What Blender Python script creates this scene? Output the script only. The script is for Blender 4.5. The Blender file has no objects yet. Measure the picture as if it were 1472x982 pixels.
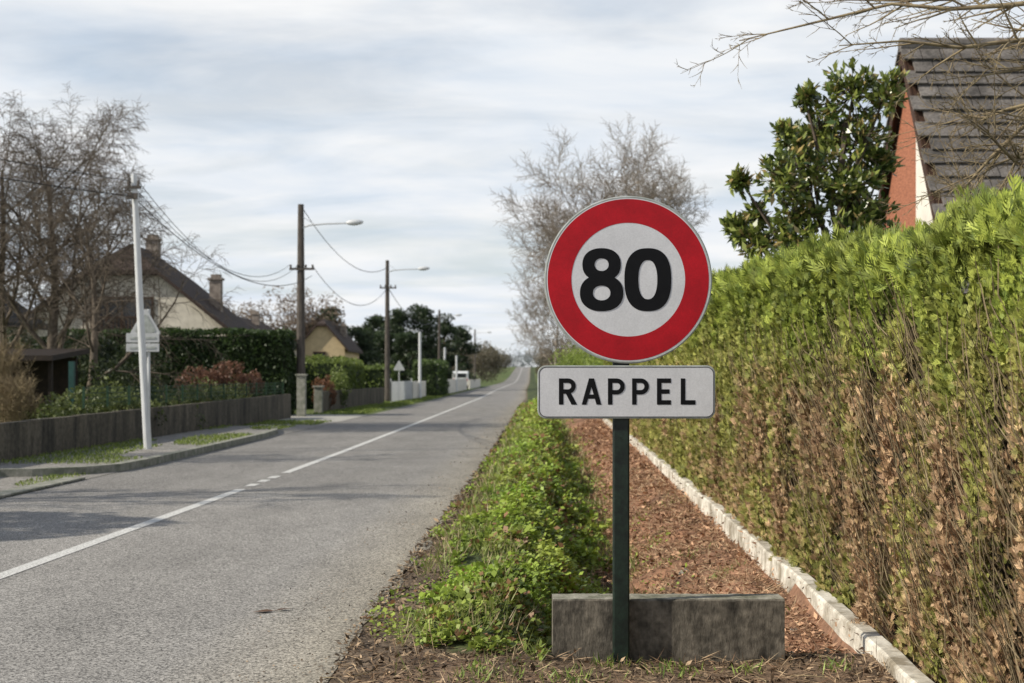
import bpy, math, random
import numpy as np
from mathutils import Vector, Matrix
R = random.Random(7)
rng = np.random.default_rng(11)
scene = bpy.context.scene
COL = bpy.context.collection

# ------------------------------------------------------------------ helpers
def vn(p, seed=0):
    """3D value noise, p (N,3) -> 0..1"""
    p = np.asarray(p, dtype=np.float64)
    i = np.floor(p).astype(np.int64); f = p - i
    f = f*f*(3-2*f)
    def h(ix, iy, iz):
        n = (ix*374761393 + iy*668265263 + iz*2147483647 + seed*974711) & 0xffffffff
        n = ((n ^ (n >> 13))*1274126177) & 0xffffffff
        return ((n ^ (n >> 16)) & 0xffff)/65535.0
    r = 0
    for dx in (0, 1):
        wx = f[:, 0] if dx else 1-f[:, 0]
        for dy in (0, 1):
            wy = f[:, 1] if dy else 1-f[:, 1]
            for dz in (0, 1):
                wz = f[:, 2] if dz else 1-f[:, 2]
                r = r + wx*wy*wz*h(i[:, 0]+dx, i[:, 1]+dy, i[:, 2]+dz)
    return r
def sstep(a, b, x):
    t = np.clip((x-a)/(b-a), 0, 1); return t*t*(3-2*t)

class MB:
    def __init__(s): s.v = []; s.f = []; s.m = []
    def poly(s, pts, m=0):
        n = len(s.v); s.v += [tuple(p) for p in pts]; s.f.append(tuple(range(n, n+len(pts)))); s.m.append(m)
    def box(s, x0, x1, y0, y1, z0, z1, m=0, M=None):
        c = [(x0,y0,z0),(x1,y0,z0),(x1,y1,z0),(x0,y1,z0),(x0,y0,z1),(x1,y0,z1),(x1,y1,z1),(x0,y1,z1)]
        if M is not None: c = [tuple(M @ Vector(q)) for q in c]
        n = len(s.v); s.v += c
        for q in ((0,3,2,1),(4,5,6,7),(0,1,5,4),(1,2,6,5),(2,3,7,6),(3,0,4,7)):
            s.f.append(tuple(n+a for a in q)); s.m.append(m)
    def prism(s, pts, vec, m=0):
        k = len(pts); n = len(s.v); v = Vector(vec)
        s.v += [tuple(p) for p in pts] + [tuple(Vector(p)+v) for p in pts]
        s.f.append(tuple(range(n, n+k))[::-1]); s.m.append(m)
        s.f.append(tuple(range(n+k, n+2*k))); s.m.append(m)
        for i in range(k):
            j = (i+1) % k
            s.f.append((n+i, n+j, n+k+j, n+k+i)); s.m.append(m)
    def tube(s, pts, rad, sides=6, m=0, cap=True):
        n0 = len(s.v); k = len(pts); prev = None
        for i in range(k):
            a = pts[max(i-1, 0)]; b = pts[min(i+1, k-1)]
            dx, dy, dz = b[0]-a[0], b[1]-a[1], b[2]-a[2]
            L = math.sqrt(dx*dx+dy*dy+dz*dz) or 1; dx/=L; dy/=L; dz/=L
            if prev is None:
                if abs(dz) < .9: ux, uy, uz = -dy, dx, 0.0
                else: ux, uy, uz = dz, 0.0, -dx
            else: ux, uy, uz = prev
            dd = ux*dx+uy*dy+uz*dz; ux -= dd*dx; uy -= dd*dy; uz -= dd*dz
            L = math.sqrt(ux*ux+uy*uy+uz*uz) or 1; ux/=L; uy/=L; uz/=L; prev = (ux, uy, uz)
            wx, wy, wz = dy*uz-dz*uy, dz*ux-dx*uz, dx*uy-dy*ux
            r = rad[i]
            for j in range(sides):
                t = 6.28318*j/sides; c = math.cos(t)*r; q = math.sin(t)*r
                s.v.append((pts[i][0]+ux*c+wx*q, pts[i][1]+uy*c+wy*q, pts[i][2]+uz*c+wz*q))
        for i in range(k-1):
            for j in range(sides):
                a = n0+i*sides+j; b = n0+i*sides+(j+1) % sides
                s.f.append((a, b, b+sides, a+sides)); s.m.append(m)
        if cap:
            s.f.append(tuple(range(n0, n0+sides))[::-1]); s.m.append(m)
            s.f.append(tuple(range(n0+(k-1)*sides, n0+k*sides))); s.m.append(m)
    def obj(s, name, mats, smooth=False, parent=None, bevel=0):
        me = bpy.data.meshes.new(name); me.from_pydata(s.v, [], s.f)
        for m in (mats if isinstance(mats, (list, tuple)) else [mats]): me.materials.append(m)
        if max(s.m, default=0) > 0: me.polygons.foreach_set('material_index', s.m)
        if smooth: me.polygons.foreach_set('use_smooth', [True]*len(me.polygons))
        me.update()
        o = bpy.data.objects.new(name, me); COL.objects.link(o)
        if bevel:
            b = o.modifiers.new('bev', 'BEVEL'); b.width = bevel; b.segments = 2; b.limit_method = 'ANGLE'
        if parent: o.parent = parent
        return o

def empty(name, loc=(0,0,0)):
    e = bpy.data.objects.new(name, None); COL.objects.link(e); e.empty_display_size = .2
    return e

def quads_obj(name, V, C, mat, parent=None):
    n = len(V); me = bpy.data.meshes.new(name)
    me.vertices.add(n*4); me.vertices.foreach_set('co', V.reshape(-1).astype(np.float32))
    me.loops.add(n*4); me.loops.foreach_set('vertex_index', np.arange(n*4, dtype=np.int32))
    me.polygons.add(n); me.polygons.foreach_set('loop_start', np.arange(0, n*4, 4, dtype=np.int32))
    me.update(calc_edges=True)
    a = me.color_attributes.new('Col', 'FLOAT_COLOR', 'POINT')
    if C.ndim == 2: C = np.repeat(C[:, None, :], 4, axis=1)
    c = np.concatenate([C, np.ones(C.shape[:2]+(1,))], axis=2)
    a.data.foreach_set('color', c.reshape(-1).astype(np.float32))
    me.materials.append(mat)
    o = bpy.data.objects.new(name, me); COL.objects.link(o)
    if parent: o.parent = parent
    return o

def norm(a): return a/np.maximum(np.linalg.norm(a, axis=-1, keepdims=True), 1e-9)
def rvec(n): return norm(rng.normal(size=(n, 3)))
def diamonds(P, D, S, L, W, mid=.45):
    L = np.asarray(L).reshape(-1, 1); W = np.asarray(W).reshape(-1, 1)
    return np.stack([P, P+D*L*mid+S*W*.5, P+D*L, P+D*L*mid-S*W*.5], axis=1)
def rand_leaves(P, size, aspect=.5, updir=0.0):
    n = len(P); D = rvec(n); D[:, 2] += updir; D = norm(D)
    S = norm(np.cross(D, rvec(n)))
    size = np.broadcast_to(size, (n,))*rng.uniform(.6, 1.3, n)
    return diamonds(P-D*size[:, None]*.5, D, S, size, size*aspect)
def cmix(c1, c2, t): t = np.asarray(t)[:, None]; return np.array(c1)*(1-t)+np.array(c2)*t

# ------------------------------------------------------------------ materials
def newmat(name):
    m = bpy.data.materials.new(name); m.use_nodes = True
    nt = m.node_tree; b = nt.nodes['Principled BSDF']; return m, nt, b
def nn(nt, t, **k):
    n = nt.nodes.new(t)
    for a, v in k.items(): setattr(n, a, v)
    return n
def mat(name, c1, c2=None, scale=5, rough=.8, bump=0, detail=6, contrast=(.35, .65), metal=0, stretch=(1,1,1), spec=.3, fine=None):
    m, nt, b = newmat(name); b.inputs['Roughness'].default_value = rough; b.inputs['Metallic'].default_value = metal
    b.inputs['Specular IOR Level'].default_value = spec
    if c2 is None: c2 = tuple(x*.8 for x in c1)
    tc = nn(nt, 'ShaderNodeTexCoord'); mp = nn(nt, 'ShaderNodeMapping'); mp.inputs['Scale'].default_value = stretch
    nt.links.new(tc.outputs['Object'], mp.inputs[0])
    no = nn(nt, 'ShaderNodeTexNoise'); no.inputs['Scale'].default_value = scale; no.inputs['Detail'].default_value = detail
    no.inputs['Roughness'].default_value = .65
    nt.links.new(mp.outputs[0], no.inputs['Vector'])
    r = nn(nt, 'ShaderNodeValToRGB'); r.color_ramp.elements[0].position = contrast[0]; r.color_ramp.elements[1].position = contrast[1]
    r.color_ramp.elements[0].color = (*c2, 1); r.color_ramp.elements[1].color = (*c1, 1)
    nt.links.new(no.outputs['Fac'], r.inputs[0])
    out = r.outputs[0]
    if fine:
        n2 = nn(nt, 'ShaderNodeTexNoise'); n2.inputs['Scale'].default_value = fine[0]; n2.inputs['Detail'].default_value = 3
        nt.links.new(tc.outputs['Object'], n2.inputs['Vector'])
        mr = nn(nt, 'ShaderNodeMapRange'); mr.inputs[1].default_value = .3; mr.inputs[2].default_value = .7
        mr.inputs[3].default_value = 1-fine[1]; mr.inputs[4].default_value = 1+fine[1]
        nt.links.new(n2.outputs['Fac'], mr.inputs[0])
        mx = nn(nt, 'ShaderNodeVectorMath', operation='SCALE')
        nt.links.new(out, mx.inputs[0]); nt.links.new(mr.outputs[0], mx.inputs['Scale']); out = mx.outputs[0]
    nt.links.new(out, b.inputs['Base Color'])
    if bump:
        bp = nn(nt, 'ShaderNodeBump'); bp.inputs['Strength'].default_value = bump; bp.inputs['Distance'].default_value = .02
        nt.links.new(no.outputs['Fac'], bp.inputs['Height']); nt.links.new(bp.outputs[0], b.inputs['Normal'])
    return m
def mat_attr(name, rough=.7, transl=0.0, nscale=30, namp=.3, bump=0, bscale=60, spec=.3, gain=1.0, noise=True):
    m, nt, b = newmat(name); b.inputs['Roughness'].default_value = rough; b.inputs['Specular IOR Level'].default_value = spec
    at = nn(nt, 'ShaderNodeAttribute', attribute_name='Col')
    out = at.outputs['Color']
    if noise or bump: tc = nn(nt, 'ShaderNodeTexCoord')
    if noise:
        no = nn(nt, 'ShaderNodeTexNoise'); no.inputs['Scale'].default_value = nscale; no.inputs['Detail'].default_value = 5
        no.inputs['Roughness'].default_value = .7
        nt.links.new(tc.outputs['Object'], no.inputs['Vector'])
        mr = nn(nt, 'ShaderNodeMapRange'); mr.inputs[1].default_value = .3; mr.inputs[2].default_value = .7
        mr.inputs[3].default_value = gain*(1-namp); mr.inputs[4].default_value = gain*(1+namp)
        nt.links.new(no.outputs['Fac'], mr.inputs[0])
        mx = nn(nt, 'ShaderNodeVectorMath', operation='SCALE')
        nt.links.new(at.outputs['Color'], mx.inputs[0]); nt.links.new(mr.outputs[0], mx.inputs['Scale']); out = mx.outputs[0]
    nt.links.new(out, b.inputs['Base Color'])
    if bump:
        n2 = nn(nt, 'ShaderNodeTexNoise'); n2.inputs['Scale'].default_value = bscale; n2.inputs['Detail'].default_value = 4
        nt.links.new(tc.outputs['Object'], n2.inputs['Vector'])
        bp = nn(nt, 'ShaderNodeBump'); bp.inputs['Strength'].default_value = bump; bp.inputs['Distance'].default_value = .02
        nt.links.new(n2.outputs['Fac'], bp.inputs['Height']); nt.links.new(bp.outputs[0], b.inputs['Normal'])
    if transl:
        t = nn(nt, 'ShaderNodeBsdfTranslucent'); ms = nn(nt, 'ShaderNodeMixShader'); ms.inputs[0].default_value = transl
        nt.links.new(out, t.inputs[0])
        nt.links.new(b.outputs[0], ms.inputs[1]); nt.links.new(t.outputs[0], ms.inputs[2])
        nt.links.new(ms.outputs[0], nt.nodes['Material Output'].inputs[0])
    return m

M_leaf = mat_attr('leaf', .5, .3, noise=False, spec=.4)
M_thuja = mat_attr('thuja_leaf', .6, .15, noise=False)
M_leafgloss = mat_attr('glossy_leaf', .28, .2, noise=False, spec=.6)
M_litter = mat_attr('litter', .85, 0, noise=False)
M_ground = mat_attr('ground_mat', .95, 0, 12, .4, bump=.9, bscale=25)
M_bark = mat('bark', (.13,.10,.075), (.05,.04,.03), 12, .9, .5)
M_barkm = mat('bark_mid', (.19,.155,.12), (.09,.072,.056), 12, .9)
M_barkl = mat('bark_light', (.34,.29,.24), (.20,.17,.135), 12, .9)
M_barkt = mat('bark_tan', (.30,.24,.14), (.15,.11,.07), 12, .9)
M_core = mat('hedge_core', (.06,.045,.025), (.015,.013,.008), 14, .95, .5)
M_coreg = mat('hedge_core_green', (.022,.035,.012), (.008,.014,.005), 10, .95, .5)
M_head = mat('mossy_concrete', (.20,.175,.14), (.045,.041,.034), 5.5, .95, .9, 14, (.32,.70), stretch=(1.6,1.6,.6), fine=(28,.4))
M_kerb = mat('kerb_concrete', (.34,.33,.29), (.15,.16,.12), 6, .9, .5, 8, fine=(80,.2))
M_stone = mat('stone_grey', (.30,.28,.25), (.15,.14,.12), 9, .9, .5, 8)
M_kerbw = mat('white_kerb', (.68,.64,.56), (.25,.215,.16), 3.5, .9, .4, 12, (.36,.58), fine=(40,.18))
M_plaster = mat('plaster', (.72,.66,.56), (.54,.49,.41), 2.0, .9, .2)
M_plasterw = mat('white_plaster', (.76,.72,.64), (.58,.54,.48), 2.0, .9)
M_plastery = mat('yellow_plaster', (.60,.47,.28), (.46,.36,.22), 2.0, .9)
M_brick = mat('red_brick', (.40,.16,.09), (.22,.085,.05), 9, .85, .3, stretch=(1,1,4))
M_chim = mat('chimney_render', (.34,.29,.25), (.16,.13,.11), 5, .9, .3)
M_roofb = mat('brown_tiles', (.075,.05,.04), (.025,.018,.016), 5, .85, .6, stretch=(1,1,4))
M_roofd = mat('dark_slates', (.05,.045,.042), (.022,.02,.019), 5, .85, .6)
M_roofg = mat('grey_tiles', (.20,.18,.165), (.045,.041,.038), 2.6, .8, .3, 10, (.3,.68), fine=(30,.3))
M_wood = mat('dark_wood', (.07,.035,.02), (.03,.015,.01), 8, .7, .2, stretch=(6,6,1))
M_woodd = mat('shelter_wood', (.03,.02,.014), (.015,.01,.008), 8, .7)
M_glass = mat('window_glass', (.03,.035,.04), (.02,.02,.025), 3, .15, spec=.6)
M_polec = mat('pole_concrete', (.13,.11,.095), (.05,.045,.04), 6, .9, .2, stretch=(4,4,.5))
M_metal = mat('galvanised_metal', (.66,.67,.68), (.54,.55,.56), 6, .45, metal=.1, stretch=(4,4,.5))
M_cable = mat('cable', (.02,.02,.02), (.015,.015,.015), 5, .6)
M_post = mat('green_post', (.012,.026,.017), (.005,.010,.0075), 14, .45, .1, spec=.4, fine=(50,.3))
M_white = mat('sign_white', (.62,.62,.64), (.54,.54,.56), 7, .42, contrast=(.3,.7), fine=(140,.07), spec=.3)
M_red = mat('sign_red', (.43,.004,.012), (.33,.003,.009), 7, .42, fine=(140,.1), spec=.25)
M_black = mat('sign_black', (.006,.006,.007), (.004,.004,.005), 20, .5, spec=.15)
M_rim = mat('sign_rim', (.42,.44,.43), (.25,.27,.25), 12, .5)
M_van = mat('white_paint', (.75,.76,.78), (.7,.71,.73), 3, .3, spec=.5)
M_tyre = mat('tyre', (.02,.02,.02), (.015,.015,.015), 3, .8)
M_teal = mat('teal_paint', (.02,.07,.065), (.012,.045,.04), 6, .6)
M_signback = mat('sign_back', (.50,.51,.52), (.42,.43,.44), 6, .5)
M_wire = mat('green_wire', (.02,.06,.03), (.015,.04,.02), 6, .6)
M_gravel = mat('gravel', (.36,.34,.31), (.13,.12,.11), 22, .95, .8, 10, (.35,.62), fine=(4,.18))
M_pale = mat('pale_gravel', (.46,.44,.40), (.29,.28,.25), 12, .95, .5)

def line_mat():
    m, nt, b = newmat('road_paint'); b.inputs['Roughness'].default_value = .7
    tc = nn(nt, 'ShaderNodeTexCoord'); n = nn(nt, 'ShaderNodeTexNoise'); n.inputs['Scale'].default_value = 45; n.inputs['Detail'].default_value = 6; n.inputs['Roughness'].default_value = .75
    nt.links.new(tc.outputs['Object'], n.inputs['Vector'])
    r = nn(nt, 'ShaderNodeValToRGB'); e = r.color_ramp.elements
    e[0].position = .39; e[0].color = (.26,.255,.24,1); e[1].position = .52; e[1].color = (.66,.65,.62,1)
    nt.links.new(n.outputs['Fac'], r.inputs[0]); nt.links.new(r.outputs[0], b.inputs['Base Color']); return m
M_line = line_mat()

def asphalt():
    m, nt, b = newmat('asphalt'); b.inputs['Roughness'].default_value = .85; b.inputs['Specular IOR Level'].default_value = .25
    at = nn(nt, 'ShaderNodeAttribute', attribute_name='Col')
    tc = nn(nt, 'ShaderNodeTexCoord')
    v = nn(nt, 'ShaderNodeTexVoronoi'); v.inputs['Scale'].default_value = 100
    nt.links.new(tc.outputs['Object'], v.inputs['Vector'])
    sx = nn(nt, 'ShaderNodeSeparateXYZ'); nt.links.new(v.outputs['Color'], sx.inputs[0])
    mr = nn(nt, 'ShaderNodeMapRange'); mr.inputs[3].default_value = .25; mr.inputs[4].default_value = 1.75
    nt.links.new(sx.outputs[0], mr.inputs[0])
    n = nn(nt, 'ShaderNodeTexNoise'); n.inputs['Scale'].default_value = 1.1; n.inputs['Detail'].default_value = 9; n.inputs['Roughness'].default_value = .7
    mp = nn(nt, 'ShaderNodeMapping'); mp.inputs['Scale'].default_value = (1.3, .45, 1)
    nt.links.new(tc.outputs['Object'], mp.inputs[0]); nt.links.new(mp.outputs[0], n.inputs['Vector'])
    m2 = nn(nt, 'ShaderNodeMapRange'); m2.inputs[1].default_value = .3; m2.inputs[2].default_value = .7; m2.inputs[3].default_value = .80; m2.inputs[4].default_value = 1.18
    nt.links.new(n.outputs['Fac'], m2.inputs[0])
    mu = nn(nt, 'ShaderNodeMath', operation='MULTIPLY'); nt.links.new(mr.outputs[0], mu.inputs[0]); nt.links.new(m2.outputs[0], mu.inputs[1])
    sc = nn(nt, 'ShaderNodeVectorMath', operation='SCALE'); nt.links.new(at.outputs['Color'], sc.inputs[0]); nt.links.new(mu.outputs[0], sc.inputs['Scale'])
    nt.links.new(sc.outputs[0], b.inputs['Base Color'])
    bp = nn(nt, 'ShaderNodeBump'); bp.inputs['Strength'].default_value = .5; bp.inputs['Distance'].default_value = .004
    nt.links.new(v.outputs['Distance'], bp.inputs['Height']); nt.links.new(bp.outputs[0], b.inputs['Normal'])
    return m
M_asph = asphalt()

# ------------------------------------------------------------------ terrain layout
YC = [-20, 5, 10, 18, 27, 45, 90, 150, 250, 600, 1000, 3000]
XC = [-4.5, -3.87, -3.73, -3.48, -3.25, -2.9, -2.1, -1.5, 0.0, 4.8, 9.0, 30]
def xc(y): return np.interp(y, YC, XC)
def xr(y): return xc(y)+2.93          # right road edge
def xl(y): return xc(y)-2.55          # left road edge
def xk(y): return np.interp(y, [-10, 6.75, 10.5, 31.4, 60, 400], [1.4, 1.86, 2.02, 2.68, 3.35, 8])   # hedge kerb line
def zb(y): return 5.3*sstep(270, 640, y) - 6*sstep(700, 1200, y)
def dirtw(y): return np.interp(y, [7, 8.5, 11, 16, 70], [.50, .36, .24, .12, .06])   # bare strip between asphalt and plants
def zg(x, y):
    s = x-xr(y); k = xk(y)-xr(y)
    on = sstep(7.5, 7.62, y)*(1-sstep(60, 70, y))
    wob = .22*(vn(np.stack([y*1.3, 0*y, 0*y], 1), 13)-.5)
    z = -.58*on*sstep(.66+wob*.5, 1.48+wob, s)*(1-sstep(1.60+wob, k-.05, s)**.8*.80)
    z = np.where(s > k, 0, z)
    z = z - .006*sstep(.0, .15, s)*(s < 3)
    z = z + (.03+.09*on*sstep(1.2, 1.6, s))*(vn(np.stack([x*3.5, y*3, 0*x], 1), 3)-.5)*sstep(.1, .3, s)*(1-sstep(k-.3, k, s))
    z = z + .08*on*(vn(np.stack([x*1.2, y*.9, 0*x], 1), 4)-.5)*sstep(1.4, 1.8, s)*(1-sstep(k-.3, k, s))
    return z + zb(y)

ys = list(np.arange(-6, 5, .5))+list(np.arange(5, 7.4, .1))+[7.45, 7.5, 7.54, 7.6, 7.65]+list(np.arange(7.75, 16, .1))+list(np.arange(16, 40, .35))+list(np.arange(40, 80, 2))+list(np.arange(80, 260, 10))+list(np.arange(260, 760, 20))+[800,900,1000,1200,1600,2400,4000]
us = [-3000,-1200,-500,-200,-100,-60,-40,-30,-22,-16,-12,-10,-8,-7,-6.2,-5.5,-5,-4,-3,-2,-1,-.3]+list(np.arange(0, 3.2, .07))+[3.5,4,5,7,10,15,25,50,100,200,500,1200,3000]
Y2, U2 = np.meshgrid(ys, us, indexing='ij')
X2 = U2 + xr(Y2)
xx = X2.ravel(); yy = Y2.ravel()
zz = zg(xx, yy)
s = xx-xr(yy)
zz = np.where((s < .04) & (s > -5.6), zb(yy)-.008, zz)
V = np.stack([xx, yy, zz], 1)
nx = len(us); ny = len(ys)
F = [(i*nx+j, i*nx+j+1, (i+1)*nx+j+1, (i+1)*nx+j) for i in range(ny-1) for j in range(nx-1)]
me = bpy.data.meshes.new('ground'); me.from_pydata(V.tolist(), [], F)
a = me.color_attributes.new('Col', 'FLOAT_COLOR', 'POINT')
nz = vn(np.stack([xx*2.3, yy*2.3, 0*xx], 1), 5); nz2 = vn(np.stack([xx*.15, yy*.05, 0*xx], 1), 9); nz3 = vn(np.stack([xx*7, yy*6, 0*xx], 1), 6)
grassc = cmix((.06,.10,.02), (.12,.14,.045), nz2)
dirt = cmix((.07,.05,.034), (.25,.185,.13), .5*nz+.5*nz3)
green = cmix((.035,.048,.016), (.07,.09,.028), nz)
lit = cmix((.36,.19,.115), (.12,.07,.045), np.clip(nz*.6+nz3*.7-.15, 0, 1))
front = cmix((.24,.16,.105), (.075,.055,.037), np.clip(nz*.5+nz3*.6, 0, 1))
c = grassc.copy()
dw = dirtw(yy)
w = (sstep(-.2, 0, s)*(1-sstep(dw, dw+.22, s)))[:, None]; c = c*(1-w)+dirt*w
w = (sstep(dw, dw+.2, s)*(1-sstep(1.4, 1.6, s)))[:, None]; c = c*(1-w)+green*w
w = (sstep(1.5, 1.75, s)*(1-sstep(3.5, 4, s))*(yy < 70))[:, None]; c = c*(1-w)+lit*w
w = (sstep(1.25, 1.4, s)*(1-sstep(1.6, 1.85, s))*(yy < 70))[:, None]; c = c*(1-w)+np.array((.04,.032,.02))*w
w = (sstep(.1, .3, s)*(1-sstep(3, 3.2, s))*(1-sstep(7.45, 7.6, yy)))[:, None]; c = c*(1-w)+front*w
far = sstep(150, 500, yy)[:, None]*(np.abs(s) > 12)[:, None]
c = c*(1-far)+np.array((.13,.14,.07))*far
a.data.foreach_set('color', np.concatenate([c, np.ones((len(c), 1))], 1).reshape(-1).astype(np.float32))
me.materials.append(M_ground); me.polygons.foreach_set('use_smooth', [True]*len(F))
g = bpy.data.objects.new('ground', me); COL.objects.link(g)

# road
yr = sorted(set([y for y in ys if y <= 760] + list(np.arange(3, 20, .1)))); yr = np.array(yr)
tt = np.array([0, .06, .16, .28, .4, .5, .6, .72, .84, .92, .97, 1.0])
YY, TT = np.meshgrid(yr, tt, indexing='ij')
jag = .10*(vn(np.stack([yr*1.7, 0*yr, 0*yr], 1), 1)-.5)+.04*(vn(np.stack([yr*6, 0*yr, 0*yr], 1), 2)-.5)
XL = xl(YY); XR = xr(YY)+jag[:, None]
XX = XL+(XR-XL)*TT
RV = np.stack([XX.ravel(), YY.ravel(), (zb(YY)-.003*(TT > .99)).ravel()], 1)
nx = len(tt)
F = [(i*nx+j, i*nx+j+1, (i+1)*nx+j+1, (i+1)*nx+j) for i in range(len(yr)-1) for j in range(nx-1)]
me = bpy.data.meshes.new('road'); me.from_pydata(RV.tolist(), [], F)
prof = np.interp(TT.ravel(), [0,.08,.2,.35,.5,.64,.78,.9,.96,1], [.9,.95,.92,1,1.03,.94,1.0,1.05,1.14,.95])
base = np.array((.262,.249,.232))
far_tone = np.interp(YY.ravel(), [17.4, 18, 30], [1, .88, .86])  # asphalt colour turns slightly darker farther along the road
c = base[None]*(prof*far_tone)[:, None]
warm = np.interp(TT.ravel(), [.85, 1], [0, 1])[:, None]; c = c*(1+warm*np.array((.06,.0,-.14)))
a = me.color_attributes.new('Col', 'FLOAT_COLOR', 'POINT')
a.data.foreach_set('color', np.concatenate([c, np.ones((len(c), 1))], 1).reshape(-1).astype(np.float32))
me.materials.append(M_asph)
o = bpy.data.objects.new('road', me); COL.objects.link(o)

def strip(name, x_a, x_b, y0, y1, z, m, step=1.0, base=None):
    b = base or MB(); yv = [y0]
    cuts = sorted([q for q in yr if y0 < q < y1]) if base is not None else []
    if cuts: yv = [y0]+[q for q in cuts]+[y1]
    else:
        while yv[-1] < y1-1e-6: yv.append(min(y1, yv[-1]+step*(1 if yv[-1] < 60 else 10)))
    for p, q in zip(yv[:-1], yv[1:]):
        b.poly([(x_a(p), p, float(zb(p))+z), (x_b(p), p, float(zb(p))+z), (x_b(q), q, float(zb(q))+z), (x_a(q), q, float(zb(q))+z)])
    if base is None: b.obj(name, m)
b = MB()
for y0, y1 in [(-4, 18.25), (18.75, 19.15), (19.5, 19.9), (20.2, 20.65), (21.3, 740)]:
    strip('', lambda y: float(xc(y))-.065, lambda y: float(xc(y))+.065, y0, y1, .004, None, 1, b)
b.obj('road_marking', M_line)
def wx(y): return float(np.interp(y, [0, 22, 50, 56, 75], [-8.5, -8.14, -7.6, -7.45, -6.9]))
strip('gravel_path', lambda y: wx(y)-.1, lambda y: float(xl(y))+.0, 6, 45, .006, M_gravel, 1)
strip('driveway', lambda y: -12, lambda y: float(xl(y))+.0, 45, 53, .006, M_pale, 1)

# raised kerb on the left with curved start
b = MB()
pts = [(-7.6, 20.3), (-6.9, 20.45), (-6.3, 20.9), (-5.95, 21.6), (-5.85, 23), (-5.8, 27), (-5.75, 33), (-5.85, 35.5), (-6.2, 37.5), (-6.8, 39)]
def offs(pts, d):
    out = []
    for i, p in enumerate(pts):
        a_ = Vector(pts[max(i-1, 0)]); c_ = Vector(pts[min(i+1, len(pts)-1)]); t = (c_-a_).normalized(); out.append((p[0]-t.y*d, p[1]+t.x*d))
    return out
ins = offs(pts, .16)
for i in range(len(pts)-1):
    p, q, q2, p2 = pts[i], pts[i+1], ins[i+1], ins[i]
    h = .12
    b.poly([(*p, 0), (*q, 0), (*q, h), (*p, h)]); b.poly([(*p, h), (*q, h), (*q2, h), (*p2, h)]); b.poly([(*p2, h), (*q2, h), (*q2, 0), (*p2, 0)])
b.obj('kerb', M_kerb)
b = MB()
inn = ins + [(-8.2, 39), (-8.3, 20.3)]
b.poly([(x, y, .085) for x, y in inn]); b.obj('sidewalk', M_gravel)
b = MB()
y = 6.0
while y < 20:
    x0 = float(xl(y)); x1 = float(xl(y+.95)); b.prism([(x0-.28, y, .007), (x0-.0, y, .007), (x1-.0, y+.95, .007), (x1-.28, y+.95, .007)], (0, 0, .03)); y += 1
b.obj('kerb', M_kerb, bevel=.008)

# pale kerb at the hedge: one continuous casting with slightly uneven top
b = MB(); yk = np.arange(3, 48.01, .2)
tz = .06+.010*(vn(np.stack([yk*1.1, 0*yk, 0*yk], 1), 91)-.5)+.004*(vn(np.stack([yk*4, 0*yk, 0*yk], 1), 92)-.5)
ox = .02*(vn(np.stack([yk*.8, 0*yk, 0*yk], 1), 93)-.5)+.006*(vn(np.stack([yk*5, 0*yk, 0*yk], 1), 94)-.5)
prev = None
for i, y in enumerate(yk):
    x = float(xk(y))+ox[i]; z = tz[i]
    ring = [(x-.015, y, -.4), (x-.01, y, z-.012), (x+.004, y, z), (x+.085, y, z), (x+.10, y, z-.012), (x+.10, y, -.4)]
    if prev:
        for k in range(5): b.poly([prev[k], ring[k], ring[k+1], prev[k+1]])
    prev = ring
b.obj('hedge_kerb', M_kerbw)

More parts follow.
